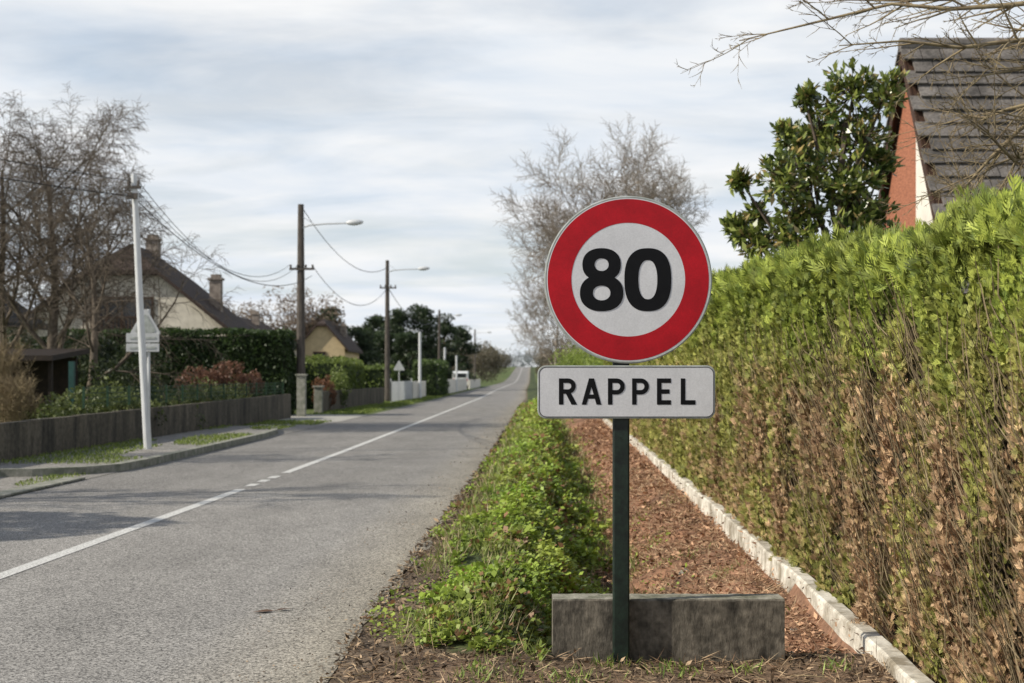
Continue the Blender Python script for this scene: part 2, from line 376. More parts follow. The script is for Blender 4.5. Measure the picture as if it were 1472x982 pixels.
# ------------------------------------------------------------------ hedge (thuja)
def thuja():
    H = lambda y: np.interp(y, [3, 6, 14, 20, 30, 50], [2.0, 2.03, 2.34, 2.42, 2.35, 2.3])
    yv = np.arange(2.5, 48.1, .5); b = MB()
    prev = None
    for y in yv:
        x = float(xk(y))+.28+.05*R.uniform(-1, 1); h = float(H(y))-.20
        ring = [(x, y, -.02), (x, y, h*.5), (x, y, h-.1), (x+.15, y, h), (x+.75, y, h), (x+.85, y, h-.1), (x+.85, y, 0)]
        if prev:
            for i in range(len(ring)-1): b.poly([prev[i], ring[i], ring[i+1], prev[i+1]])
        else: b.poly(ring[::-1])
        prev = ring
    b.poly(prev)
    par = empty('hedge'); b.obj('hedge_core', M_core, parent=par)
    N = 185000
    u = rng.random(N); Y = 4.4*(48/4.4)**(u**1.2)
    t = rng.random(N)**.92
    top_n = lambda y, x: .20*(vn(np.stack([y*2.6, x*2.5, 0*y], 1), 4)-.5)+.12*(vn(np.stack([y*8, x*7, 0*y], 1), 5)-.5)
    h = H(Y)+top_n(Y, xk(Y))
    zt = t*h
    q = np.stack([Y*4.6+.3*np.sin(zt*3), 0*Y, zt*.9], 1)
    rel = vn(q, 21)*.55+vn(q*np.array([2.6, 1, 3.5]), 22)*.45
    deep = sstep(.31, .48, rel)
    X = xk(Y)+.26-.28*rel + rng.normal(0, .018, N)+.13*(1-deep)+.03*sstep(.3, 0, zt)
    X = X+.10*sstep(.9, 1, t)*rng.random(N)
    N2 = 50000
    Y_ = 4.4*(48/4.4)**rng.random(N2); X_ = xk(Y_)+.03+rng.random(N2)**1.3*.85
    Z_ = H(Y_)+top_n(Y_, X_)-.08+rng.random(N2)**2.5*.18
    Yt = np.concatenate([Y, Y_]); P = np.stack([np.concatenate([X, X_]), Yt, np.concatenate([zt, Z_])], 1)
    tt_ = np.concatenate([t, np.ones(N2)]); n = len(P)
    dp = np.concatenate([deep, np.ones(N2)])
    D = rng.normal(0, .36, (n, 3)); D[:, 0] -= .30*(tt_ < 1); D[:, 2] += .85; D = norm(D)
    S = norm(np.cross(D, rvec(n)*.9+np.array([-1.2, -.3, .2])))
    sc = (Yt/6.5)**.62
    L = rng.uniform(.022, .058, n)*sc*(1+.75*sstep(.88, 1, tt_))
    n1 = vn(P*np.array([2, 3.2, .9]), 31); n2 = vn(P*np.array([9, 11, 4.]), 32); n3 = rng.random(n); n4 = vn(P*np.array([1, .8, .8]), 35)
    topw = sstep(.62, .95, tt_+.40*(n1-.5)+.14*(n2-.5))
    fary = sstep(8, 18, Yt)*.15
    brown = sstep(.36, .62, .44*n1+.36*n2+.24*n3+.16*n4-.01-.55*topw-fary-.10*tt_)
    gr = cmix((.12,.17,.028), (.38,.44,.075), n3)
    ol = cmix((.15,.165,.04), (.42,.41,.11), n3)
    br = cmix((.18,.105,.06), (.60,.41,.24), rng.random(n)**1.3)
    c = ol*(1-topw[:, None])+gr*topw[:, None]
    c = c*(1-brown[:, None])+br*brown[:, None]
    c *= (.16+.84*dp)[:, None]*(.78+.5*n4)[:, None]  # leaf colour darkened in the hollows: shade of the gaps painted in
    c *= (1-.35*topw*(n2 < .40))[:, None]
    qs = []; cs = []
    for k, (ang, off, ll) in enumerate(((0, 0, 1), (.5, .10, .75), (-.5, .18, .72), (.45, .38, .6), (-.45, .46, .55), (.4, .6, .4))):
        sel = np.ones(n, bool) if k < 3 else ((Yt < 22) if k < 5 else ((Yt < 12) & (tt_ > .8)))
        Dk, Sk, Pk, Lk, ck = D[sel], S[sel], P[sel], L[sel], c[sel]
        wd = np.where(tt_[sel] > .9, .11, .155)
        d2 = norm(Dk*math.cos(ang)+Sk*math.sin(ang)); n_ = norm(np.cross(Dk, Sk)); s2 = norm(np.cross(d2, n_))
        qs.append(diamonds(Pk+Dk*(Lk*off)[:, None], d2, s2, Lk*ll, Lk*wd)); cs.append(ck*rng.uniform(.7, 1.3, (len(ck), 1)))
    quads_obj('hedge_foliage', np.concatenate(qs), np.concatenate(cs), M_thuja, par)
    b = MB()
    for i in range(1900):
        y = 4.4*(22/4.4)**R.random(); x = float(xk(y))+R.uniform(.0, .14); z = R.uniform(.02, 1.6); l = R.uniform(.15, .5)
        b.tube([(x+.1, y, z), (x+.04*R.uniform(-1, 1)+.02, y+.05*R.uniform(-1, 1), z+l*.5), (x-.03, y+.1*R.uniform(-1, 1), z+l)], [.004, .003, .0015], 3, cap=False)
    b.obj('twigs', M_barkt, parent=par)
thuja()

def leafy_box(name, x0, x1, y0, y1, H, n, size, c1, c2, z0=0, core=M_coreg, skew=0.0, aspect=.6, amp=.25):
    par = empty(name); b = MB()
    i = .12 if min(x1-x0, y1-y0) > .5 else .05
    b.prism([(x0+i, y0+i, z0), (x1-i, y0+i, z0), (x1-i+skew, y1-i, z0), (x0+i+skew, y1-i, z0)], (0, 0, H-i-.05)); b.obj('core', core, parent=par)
    A = np.array([(x1-x0)*H, (y1-y0)*H, (y1-y0)*H, (x1-x0)*(y1-y0)*1.0]); A /= A.sum()
    k = rng.choice(4, n, p=A); u = rng.random(n); v = rng.random(n)
    X = np.where(k == 0, x0+(x1-x0)*u, np.where(k == 1, x0, np.where(k == 2, x1, x0+(x1-x0)*u)))
    Y = np.where(k == 0, y0, y0+(y1-y0)*np.where(k == 3, v, u)); Z = np.where(k == 3, H, v*H)
    P = np.stack([X, Y, Z], 1); rel = (vn(P*1.3, 41)-.5)*amp
    P[:, 0] += np.where(k == 1, -rel, np.where(k == 2, rel, 0)); P[:, 1] += np.where(k == 0, -rel, 0); P[:, 2] += np.where(k == 3, rel, 0)
    P += rng.normal(0, .04, P.shape); P[:, 0] += skew*(P[:, 1]-y0)/(y1-y0); P[:, 2] = np.maximum(P[:, 2], .02)+z0
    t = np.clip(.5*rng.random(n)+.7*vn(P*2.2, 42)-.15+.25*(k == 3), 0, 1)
    quads_obj('foliage', rand_leaves(P, size, aspect), cmix(c1, c2, t), M_leaf, par)
    return par
def leafy_clumps(par, clumps, n_per, size, c1, c2, aspect=.5, m=M_leaf, shell=.5, name='foliage'):
    Ps = []; Ts = []
    for (cx, cy, cz, rx, ry, rz) in clumps:
        n = n_per
        d = rvec(n); r = rng.random(n)**(1/3*shell)
        nb = .65+.7*vn(d*2.2+np.array([cx, cy, cz]), 51)
        P = np.array([cx, cy, cz])+d*(r*nb)[:, None]*np.array([rx, ry, rz])
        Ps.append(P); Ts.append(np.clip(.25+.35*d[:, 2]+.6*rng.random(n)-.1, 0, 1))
    P = np.concatenate(Ps); T = np.concatenate(Ts)
    return quads_obj(name, rand_leaves(P, size, aspect), cmix(c1, c2, T), m, par)

# ------------------------------------------------------------------ ditch vegetation
def ditch():
    N = 125000
    Y = 7.0*(70/7.0)**(rng.random(N)**1.05)
    wobL = .45*(vn(np.stack([Y*1.1, 0*Y, 0*Y], 1), 66)-.5)+.2*(vn(np.stack([Y*4, 0*Y, 0*Y], 1), 76)-.5)
    wobR = .40*(vn(np.stack([Y*1.6, 0*Y, 0*Y], 1), 67)-.5)
    smax = np.interp(Y, [7, 8, 10, 70], [1.35, 1.5, 1.62, 1.7])+wobR
    smin = dirtw(Y)+wobL*np.interp(Y, [7, 30], [.8, .25])
    smin = np.maximum(smin, -.01)
    r_ = rng.random(N)**.95; s_ = smin+(smax-smin)*r_
    # low creeping plants outside the dense band
    cr = rng.random(N) < .07; s_ = np.where(cr, np.where(rng.random(N) < .45, smin-.28*rng.random(N)*(Y > 7.2), smax+.55*rng.random(N)**1.5), s_); s_ = np.maximum(s_, .0)
    X = xr(Y)+s_
    clump = vn(np.stack([X*2.6, Y*2.0, 0*X], 1), 61)*.5+vn(np.stack([X*7, Y*6, 0*X], 1), 62)*.5
    edge = sstep(0, .45, r_)*sstep(6.9, 8.0, Y)*(1-.6*sstep(.7, 1, r_)); edge[cr] = 0
    keep = np.where(cr, clump > .52, (clump > .50-.28*edge) | (rng.random(N) < .14*edge)) & ~((Y < 7.58) & (X > .17)) & (X < xk(Y)-.05)
    X, Y, clump, edge, s_, cr = X[keep], Y[keep], clump[keep], edge[keep], s_[keep], cr[keep]; n = len(X)
    h = (.012+.34*np.clip(clump-.34, 0, 1)*(.12+.88*edge))*np.interp(Y, [7, 30], [1, 1.35])
    tall = (rng.random(n) < .05) & (edge > .5); h[tall] *= 1.9
    t = rng.random(n)**.5
    P = np.stack([X, Y, zg(X, Y)+.008+h*t*1.5], 1)
    P[:, :2] += rng.normal(0, .02, (n, 2))
    n5 = vn(np.stack([X*1.8, Y*1.4, 0*X], 1), 68)
    size = rng.uniform(.018, .050, n)*(.7+.7*n5)*(Y/8)**.55; size[cr] *= .7
    D = rvec(n); D[:, 2] = D[:, 2]*.5+.2; D = norm(D); S = norm(np.cross(D, np.array([-.25, 0, 1.])+.65*rvec(n)))
    V1 = diamonds(P, D, S, size, size*.8, .55)
    n1 = vn(np.stack([X*1.5, Y*1.1, 0*X], 1), 65)
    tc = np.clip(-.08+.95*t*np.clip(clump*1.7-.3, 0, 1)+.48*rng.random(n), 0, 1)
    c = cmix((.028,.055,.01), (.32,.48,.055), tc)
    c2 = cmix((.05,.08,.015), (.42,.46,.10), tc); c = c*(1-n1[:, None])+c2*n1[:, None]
    dead = (rng.random(n) < .06); c[dead] = (.28,.16,.08)
    pk = (rng.random(n) < .2) & (n5 > .68); c[pk] = (.30,.16,.08)
    nb = 22000; Yb = 6.4*(60/6.4)**rng.random(nb); sb = rng.uniform(.12, 1.9, nb); Xb = xr(Yb)+sb
    gk = vn(np.stack([Xb*3, Yb*2, 0*Xb], 1), 69)
    kb = ~((Yb < 7.58) & (Xb > .17)) & ((Yb > 7.6) | (rng.random(nb) < .2)) & (gk > .48) & (sb > dirtw(Yb)-.2); Xb, Yb = Xb[kb], Yb[kb]; nb = len(Xb)
    Db = rng.normal(0, .5, (nb, 3)); Db[:, 2] = 1; Db = norm(Db); Sb = norm(np.cross(Db, rvec(nb)))
    Lb = rng.uniform(.05, .17, nb)*(Yb/8)**.4
    V2 = diamonds(np.stack([Xb, Yb, zg(Xb, Yb)], 1), Db, Sb, Lb, .006*(Yb/8)**.8)
    cb = cmix((.09,.14,.03), (.36,.40,.12), rng.random(nb)); dd = rng.random(nb) < .35; cb[dd] = (.42,.34,.20)
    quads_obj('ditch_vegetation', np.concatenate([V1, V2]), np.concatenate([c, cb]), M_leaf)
    # litter
    N = 95000; Y = 4.8*(50/4.8)**(rng.random(N)**1.2); r = rng.random(N)
    front = Y < 7.55
    X = np.where(front, xr(Y)-.02+r*(xk(Y)-xr(Y)+.03), xr(Y)+1.3+r*(xk(Y)-xr(Y)-1.28))
    e = (rng.random(N) < .20) & ~front; X = np.where(e, xr(Y)-.06+(dirtw(Y)+.15)*r**1.2, X)
    e2 = rng.random(N) < .035; X = np.where(e2, xr(Y)-.7*r**2.2, X)
    cl = vn(np.stack([X*4, Y*4, 0*X], 1), 72)
    keep = (rng.random(N) < .25+1.2*cl); X, Y, e, e2, front, cl = [q[keep] for q in (X, Y, e, e2, front, cl)]; N = len(X)
    zz_ = np.where(X < xr(Y)+.03, .003, zg(X, Y))
    lift = np.where(front | e | e2, .025, .06)
    P = np.stack([X, Y, zz_+rng.random(N)**2*lift*(.4+cl)], 1)
    D = rvec(N); D[:, 2] *= .45; D = norm(D); S = norm(np.cross(D, np.array([0, 0, 1.])+.7*rvec(N)))
    L = rng.uniform(.010, .060, N)*(Y/8)**.6
    L[e2] *= .4
    Q = diamonds(P, D, S, L, L*rng.uniform(.08, .5, N))
    c = cmix((.11,.055,.032), (.64,.39,.24), rng.random(N)**1.4)
    fr = front | e | e2; c[fr] = cmix((.04,.027,.018), (.46,.33,.21), rng.random(fr.sum())**2.0)
    M_ = 11000; Ys = 5.2*(25/5.2)**rng.random(M_); Xs = np.where(Ys < 7.5, xr(Ys)+.1+rng.random(M_)*(xk(Ys)-xr(Ys)-.1), xr(Ys)+1.55+rng.random(M_)*(xk(Ys)-xr(Ys)-1.6))
    Ds = rvec(M_); Ds[:, 2] = np.abs(Ds[:, 2])*.35; Ds = norm(Ds); Ss = norm(np.cross(Ds, rvec(M_)))
    Ls = rng.uniform(.05, .16, M_); Qs = diamonds(np.stack([Xs, Ys, zg(Xs, Ys)+.01], 1), Ds, Ss, Ls, .004*(Ys/7))
    cs_ = cmix((.18,.10,.06), (.54,.40,.25), rng.random(M_))
    quads_obj('leaf_litter', np.concatenate([Q, Qs]), np.concatenate([c, cs_]), M_litter)
    tu = [(.93, 9.2, .16, 500), (1.05, 10.2, .12, 160), (1.5, 13.2, .12, 120), (1.62, 7.05, .05, 30), (.3, 6.8, .10, 60), (.8, 7.0, .08, 60), (.52, 7.15, .07, 50), (1.72, 9.4, .05, 60), (-.15, 6.9, .12, 90), (1.9, 18, .3, 200), (1.15, 6.95, .05, 30), (1.3,15.5,.2,200), (1.75,11.8,.08,60)]
    Ps = []
    for (x, y, r, k) in tu: Ps.append(np.stack([x+rng.normal(0, r, k), y+rng.normal(0, r, k), np.zeros(k)], 1))
    P = np.concatenate(Ps); P = P[~((P[:, 1] > 7.25) & (P[:, 1] < 7.55) & (P[:, 0] > .15))]; P[:, 2] = zg(P[:, 0], P[:, 1]); n = len(P)
    D = rng.normal(0, .5, (n, 3)); D[:, 2] = .8; D = norm(D); S = norm(np.cross(D, rvec(n)))
    quads_obj('weeds', diamonds(P, D, S, rng.uniform(.02, .09, n), rng.uniform(.005, .012, n)), cmix((.10,.16,.03), (.36,.46,.11), rng.random(n)), M_leaf)
    # fallen twigs
    b = MB()
    for i in range(150):
        y = 6.0*(16/6.0)**R.random(); x = float(xr(y))+(R.uniform(.1, 2.4) if y < 7.2 else R.uniform(1.7, 2.6)); x = min(x, float(xk(y))-.05)
        a_ = R.uniform(0, 6.28); l = R.uniform(.06, .22); z = float(zg(np.array([x]), np.array([y]))[0])+.012
        b.tube([(x, y, z), (x+math.cos(a_)*l*.5, y+math.sin(a_)*l*.5, z+R.uniform(.0, .02)), (x+math.cos(a_+.3)*l, y+math.sin(a_+.3)*l, z+R.uniform(0, .02))], [.004, .003, .0015], 4)
    b.obj('fallen_twigs', M_barkt)
ditch()
b = MB()
for (x, y, r) in [(1.42, 11.0, .05), (1.62, 8.3, .05), (1.74, 7.75, .05), (1.5, 12.4, .05), (1.75, 8.9, .04)]:
    n = 7; z = float(zg(np.array([x]), np.array([y]))[0])
    b.tube([(x, y, z-.03), (x+.01, y, z+r*.25), (x, y+.01, z+r*.5)], [r*1.1, r, r*.5], n)
b.obj('stone', M_stone, smooth=False, bevel=.01)
q = MB(); q.poly([(-1.60, 8.75, .006), (-1.53, 8.72, .012), (-1.46, 8.78, .008), (-1.52, 8.81, .014)]); q.poly([(-1.47, 8.80, .006), (-1.42, 8.80, .014), (-1.37, 8.86, .01), (-1.44, 8.85, .012)])
q.obj('fallen_leaf', mat('dead_leaf', (.13,.075,.045), (.08,.045,.03), 20, .8))

# ------------------------------------------------------------------ headwall: plain weathered cast block, slightly worn arrises
b = MB(); n = 40; P_ = []
for i in range(n+1):
    x = .21+(1.40-.21)*i/n; z = .311+R.uniform(-.0015, .0015); e_ = R.uniform(-.001, .001); c_ = R.uniform(.006, .011)
    P_.append([(x, 7.3, -.6), (x, 7.3+e_, z-c_), (x, 7.3+c_, z), (x, 7.5-c_, z), (x, 7.5+e_, z-c_), (x, 7.5, -.6)])
for p_, q_ in zip(P_[:-1], P_[1:]):
    for k in range(5): b.poly([p_[k], q_[k], q_[k+1], p_[k+1]], 1 if k == 2 else 0)
b.poly(P_[0][::-1]); b.poly(P_[-1])
M_headtop = mat('lit_concrete_top', (.33,.31,.26), (.13,.13,.09), 9, .95, .6, 8, fine=(60,.3))  # paler colour on the top face paints in the light it catches
b.obj('concrete_headwall', [M_head, M_headtop])

# ------------------------------------------------------------------ main sign
PX = 1/282.0
def main_sign():
    par = empty('traffic_sign')
    cx, cz = .589, 1.946; Y0 = 7.205
    b = MB()
    b.box(.556-.042, .556+.042, 7.232, 7.282, -.3, 2.2); b.obj('post', M_post, parent=par, bevel=.008)
    def disc(r, y, n=128): return [(cx+r*math.cos(2*math.pi*i/n), y, cz+r*math.sin(2*math.pi*i/n)) for i in range(n)]
    def ring(b, r0, r1, y, n=128):
        A = disc(r0, y); B = disc(r1, y)
        for i in range(n): j = (i+1) % n; b.poly([A[i], B[i], B[j], A[j]][::-1])
    b = MB()
    prof = [(.0, 7.225), (.405, 7.225), (.420, 7.222), (.4255, 7.214), (.4245, 7.206), (.419, 7.2035), (.4135, 7.2045)]
    for (ra, ya), (rb, yb) in zip(prof[:-1], prof[1:]):
        A = disc(max(ra, 1e-4), ya); B = disc(rb, yb)
        for i in range(128): j = (i+1) % 128; b.poly([A[i], A[j], B[j], B[i]])
    b.obj('rim', M_rim, parent=par)
    b = MB(); b.prism(disc(.4134, 7.2045), (0, .012, 0)); b.obj('plate', M_white, parent=par)
    b = MB(); ring(b, .288, .4085, 7.2035); b.obj('red_ring', M_red, parent=par)
    b = MB(); b.box(.44, .68, 7.226, 7.231, 1.76, 1.80); b.box(.44, .68, 7.226, 7.231, 2.08, 2.12); b.box(.44,.68,7.226,7.231,1.35,1.39); b.obj('brackets', M_metal, parent=par)
    def oval(cx_, cz_, a, c, e, n=72):
        out = []
        for i in range(n):
            t = 2*math.pi*i/n; ct, st = math.cos(t), math.sin(t)
            out.append((cx_+a*math.copysign(abs(ct)**(2/e), ct), cz_+c*math.copysign(abs(st)**(2/e), st)))
        return out
    def oring(b, o_, i_, y):
        for i in range(len(o_)):
            j = (i+1) % len(o_); b.poly([(o_[i][0], y, o_[i][1]), (i_[i][0], y, i_[i][1]), (i_[j][0], y, i_[j][1]), (o_[j][0], y, o_[j][1])])
    def W(px, py): return (.0+(px-736)*PX, 1.46+(540-py)*PX)
    b = MB(); y = 7.2025
    x, z = W(930, 403); oring(b, oval(x, z, 33.5*PX, 45*PX, 2.5), oval(x, z, 13.5*PX, 28*PX, 2.3), y)
    x, z = W(864, 381.5); oring(b, oval(x, z, 27.5*PX, 23.5*PX, 2.25), oval(x, z, 10*PX, 9*PX, 2.1), y)
    x, z = W(864, 422); oring(b, oval(x, z, 31*PX, 26*PX, 2.25), oval(x, z, 12.5*PX, 10.5*PX, 2.1), y-.0004)
    b.obj('digits_80', M_black, parent=par)
    pcx, pcz = W(899.5, 563.5)
    def rrect(w, h, r, n=8):
        o_ = []
        for (sx, sz, a0) in ((1, -1, -90), (1, 1, 0), (-1, 1, 90), (-1, -1, 180)):
            for i in range(n+1):
                t = math.radians(a0+90*i/n); o_.append((pcx+sx*(w/2-r)+r*math.cos(t), pcz+sz*(h/2-r)+r*math.sin(t)))
        return o_
    b = MB(); b.prism([(x, 7.206, z) for x, z in rrect(254*PX, 76*PX, .042)], (0, .02, 0)); b.obj('panel_shell', M_rim, parent=par, bevel=.003)
    b = MB(); b.poly([(x, 7.2045, z) for x, z in rrect(.886, .255, .036)][::1]); b.obj('panel_face', M_white, parent=par)
    b = MB(); oring(b, rrect(.885, .254, .036), rrect(.879, .248, .034), 7.2038); b.obj('panel_border', M_black, parent=par)
    b = MB(); y0 = 7.2032; k = [0]
    def quad(p):
        k[0] += 1; b.poly([(W(*q_)[0], y0-.0001*(k[0] % 5), W(*q_)[1]) for q_ in p])
    T = 544.0; B = 581.5; s_ = 6.4
    def bar(x): quad([(x, T), (x+s_, T), (x+s_, B), (x, B)])
    def bowl(x, w, h):
        cyy = T+h/2; n = 12; x0 = x+s_*.5; xr_ = x+w-h/2
        out = [(x0, T), (xr_, T)]+[(xr_+h/2*math.sin(math.pi*i/n), cyy-h/2*math.cos(math.pi*i/n)) for i in range(1, n)]+[(xr_, T+h), (x0, T+h)]
        hi = h/2-s_
        inn_ = [(x0, T+s_), (xr_, T+s_)]+[(xr_+hi*math.sin(math.pi*i/n), cyy-hi*math.cos(math.pi*i/n)) for i in range(1, n)]+[(xr_, T+h-s_), (x0, T+h-s_)]
        for i in range(len(out)-1): b.poly([(W(*q_)[0], y0-.0006, W(*q_)[1]) for q_ in (out[i], out[i+1], inn_[i+1], inn_[i])])
    def Lr(x):
        bar(x); bowl(x, 24, 22); quad([(x+9, T+20), (x+16.5, T+20), (x+26, B), (x+18, B)])
    def La(x):
        w = 28; m_ = x+w/2
        quad([(m_-3.6, T), (m_+3.6, T), (x+6.8, B), (x, B)][::1]); quad([(m_-3.6, T), (m_+3.6, T), (x+w, B), (x+w-6.8, B)])
        quad([(x+6.5, 567), (x+w-6.5, 567), (x+w-4.8, 573), (x+4.8, 573)])
    def Lp(x): bar(x); bowl(x, 24, 23)
    def Le(x):
        bar(x)
        for yy_ in (T, (T+B)/2-s_/2, B-s_): quad([(x+s_*.5, yy_), (x+20-(2 if yy_ not in (T, B-s_) else 0), yy_), (x+20-(2 if yy_ not in (T, B-s_) else 0), yy_+s_), (x+s_*.5, yy_+s_)])
    def Ll(x): bar(x); quad([(x+s_*.5, B-s_), (x+21, B-s_), (x+21, B), (x+s_*.5, B)])
    Lr(803); La(835.5); Lp(873); Lp(907.5); Le(943); Ll(977)
    b.obj('letters_rappel', M_black, parent=par)
main_sign()

# ------------------------------------------------------------------ trees
def rv(r): return Vector((r.gauss(0, 1), r.gauss(0, 1), r.gauss(0, 1))).normalized()
def grow(b, p, d, L, r, lev, cfg, rd):
    ns = cfg['seg'][lev]; pts = [p.copy()]; rad = [r]; dirs = [d]
    re = r*cfg.get('taper', .45)
    for i in range(ns):
        d = (d+rv(rd)*cfg['wob'][lev]+Vector((0, 0, cfg['trop'][lev]))).normalized()
        p = p+d*(L/ns); pts.append(p.copy()); dirs.append(d); rad.append(r+(re-r)*(i+1)/ns)
    b.tube(pts, rad, cfg['sides'][lev], cap=False)
    if lev+1 < len(cfg['n']):
        n = cfg['n'][lev+1]; az0 = rd.uniform(0, 6.28)
        for k in range(n):
            t = cfg['t0'][lev]+(1-cfg['t0'][lev])*(k+rd.random()*.8)/n; t = min(t, 1)
            i = min(int(t*ns), ns-1); f = t*ns-i; q = pts[i].lerp(pts[i+1], f); dd = dirs[i+1]
            az = az0+k*2.4+rd.uniform(-.4, .4)
            side = dd.orthogonal().normalized(); side = Matrix.Rotation(az, 3, dd) @ side
            an = math.radians(rd.uniform(*cfg['ang'][lev]))
            nd = (dd*math.cos(an)+side*math.sin(an)).normalized()
            L2 = L*rd.uniform(*cfg['len'][lev])*(1.15-cfg.get('fall', .5)*t); r2 = max(rad[i]*(1-f)+rad[i+1]*f, .001)*cfg['rr'][lev]
            grow(b, q, nd, L2, max(r2, cfg['rmin']), lev+1, cfg, rd)
def bare_tree(name, x, y, H, r, cfg, m, seed, lean=(0, 0), z=0, trunks=1):
    rd = random.Random(seed); b = MB()
    for k in range(trunks):
        d = Vector((lean[0]+(rd.uniform(-.25, .25) if trunks > 1 else 0), lean[1], 1)).normalized()
        grow(b, Vector((x+(rd.uniform(-.3, .3) if trunks > 1 else 0), y, z-.1)), d, H, r, 0, cfg, rd)
    return b.obj(name, m, smooth=True)
CFG = dict(n=[1, 13, 8, 6, 5], seg=[7, 5, 4, 3, 2], sides=[8, 5, 4, 3, 3], wob=[.05, .12, .16, .2, .25], trop=[.02, .10, .07, .04, .02],
           t0=[.22, .15, .12, .1], ang=[(30, 60), (25, 55), (25, 60), (25, 60)], len=[(.48, .66), (.36, .6), (.4, .62), (.4, .7)], rr=[.5, .5, .5, .55], rmin=.008, taper=.25)
c2 = dict(CFG); c2.update(n=[1, 22, 12, 9, 8], rmin=.011, fall=.15, ang=[(40, 75), (25, 55), (25, 60), (25, 60)], t0=[.38, .2, .12, .1], trop=[.02, .12, .08, .04, .02], len=[(.55, .66), (.34, .48), (.34, .48), (.36, .52)])
bare_tree('bare_tree', 4.75, 60, 7.0, .26, c2, M_barkl, 5)
bare_tree('bare_tree', 2.2, 75, 4.6, .12, dict(c2, n=[1, 14, 9, 7, 6]), M_barkl, 8)
CW = dict(CFG, n=[1, 14, 10, 9, 7], trop=[.03, .12, -.02, -.16, -.28], wob=[.10, .16, .18, .18, .2], rmin=.007)
bare_tree('bare_tree', -12.4, 38, 6.8, .20, CW, M_barkm, 21)
bare_tree('bare_tree', -10.9, 36.5, 5.6, .14, dict(CW, n=[1, 12, 9, 8, 6]), M_barkm, 22, lean=(.05, 0))
bare_tree('bare_tree', -14.3, 40, 7.2, .17, CW, M_barkm, 23, lean=(-.03, 0))
bare_tree('bare_tree', -11.8, 15.0, 6.0, .16, dict(CFG, n=[1, 12, 8, 6, 4], rmin=.012, len=[(.35, .5), (.36, .5), (.4, .5), (.4, .5)]), M_bark, 31)
bare_tree('bare_tree', -14.5, 22, 6.8, .2, dict(CFG, n=[1, 13, 8, 6, 4], rmin=.014, len=[(.35, .5), (.36, .5), (.4, .5), (.4, .5)]), M_bark, 32)
p = empty('evergreen_tree'); b = MB(); b.tube([(-9.9, 12, 0), (-10, 12, 2), (-9.9, 12.1, 3.3)], [.12, .1, .05], 7); b.obj('trunk', M_bark, parent=p)
leafy_clumps(p, [(-9.9, 12, 3.3, .9, .9, .7), (-9.4, 11.6, 2.8, .7, .7, .5), (-10.1, 12.8, 3.7, .7, .7, .5), (-10.3, 11.4, 3.9, .6, .6, .5), (-9.2, 12.6, 3.5, .6, .6, .45), (-9.7, 13.4, 3.1, .5, .5, .4)], 700, .14, (.03,.06,.015), (.08,.12,.03))

bare_tree('bare_shrub', -10.3, 29, 1.7, .03, dict(CFG, n=[1, 12, 7, 5], seg=[4, 3, 3, 2], rmin=.006, ang=[(20, 50)]*4), M_barkt, 41, trunks=6)
bare_tree('bare_shrub', -9.6, 27.5, 1.2, .03, dict(CFG, n=[1, 10, 7, 5], seg=[4, 3, 3, 2], rmin=.006, ang=[(20, 50)]*4), M_barkt, 42, trunks=5)

def overhang():
    rd = random.Random(77); par = empty('bare_tree'); b = MB()
    T = Vector((6.6, 10.6, 0))
    b.tube([T, T+Vector((0, 0, 1.8)), T+Vector((-.1, 0, 3.4)), T+Vector((.1, 0, 5.2))], [.16, .14, .11, .06], 8)
    cfg = dict(n=[1, 9, 6], seg=[5, 4, 3], sides=[5, 3, 3], wob=[.1, .15, .2], trop=[0, .02, .03], t0=[.15, .1], ang=[(20, 50), (20, 55)], len=[(.25, .45), (.3, .5)], rr=[.5, .5], rmin=.0032, taper=.3)
    specs = [((5.0, 4.35), (3.8, 4.27), (2.9, 4.30), (1.75, 4.04)), ((5.0, 4.0), (3.8, 3.9), (3.2, 3.80), (2.3, 3.78)),
             ((5.0, 3.55), (3.9, 3.4), (3.5, 3.05), (3.25, 2.75)), ((5.0, 3.2), (4.0, 3.05), (3.6, 3.0), (3.3, 3.2)), ((5, 4.4), (4.1, 4.5), (3.4, 4.38), (2.5, 4.42)),
             ((5, 3.7), (4.1, 3.6), (3.7, 3.45), (3.35, 3.4)), ((5, 2.9), (4.1, 2.8), (3.7, 2.75), (3.45, 2.9)), ((5, 3.9), (4.2, 3.75), (3.8, 3.7), (3.3, 3.6)), ((5, 3.3), (4.3, 3.3), (3.9, 3.15), (3.4, 2.95))]
    for sp in specs:
        dy = rd.uniform(-.6, .6)
        P = [Vector((6.55, 10.6, min(4.6, sp[0][1]-.3)))]+[Vector((x, 10.6+dy*(i+1)/4, z)) for i, (x, z) in enumerate(sp)]
        Q = [P[0]]
        for a_, c_ in zip(P[:-1], P[1:]):
            Q.append(a_.lerp(c_, .5)+rv(rd)*.05); Q.append(c_)
        n = len(Q); rad = [.028*(1-i/(n-1))**.8+.004 for i in range(n)]
        b.tube(Q, rad, 5, cap=False)
        for i in range(3, n-1):
            for k in range(3):
                t = rd.random(); q = Q[i].lerp(Q[i+1], t); d = (Q[i+1]-Q[i]).normalized()
                nd = (d+rv(rd)*.75+Vector((0, 0, .1))).normalized()
                grow(b, q, nd, rd.uniform(.3, .75), rad[i]*.5, 0, dict(cfg, n=[1, 5, 3]), rd)
    b.obj('branches', M_barkt, parent=par, smooth=True)
overhang()

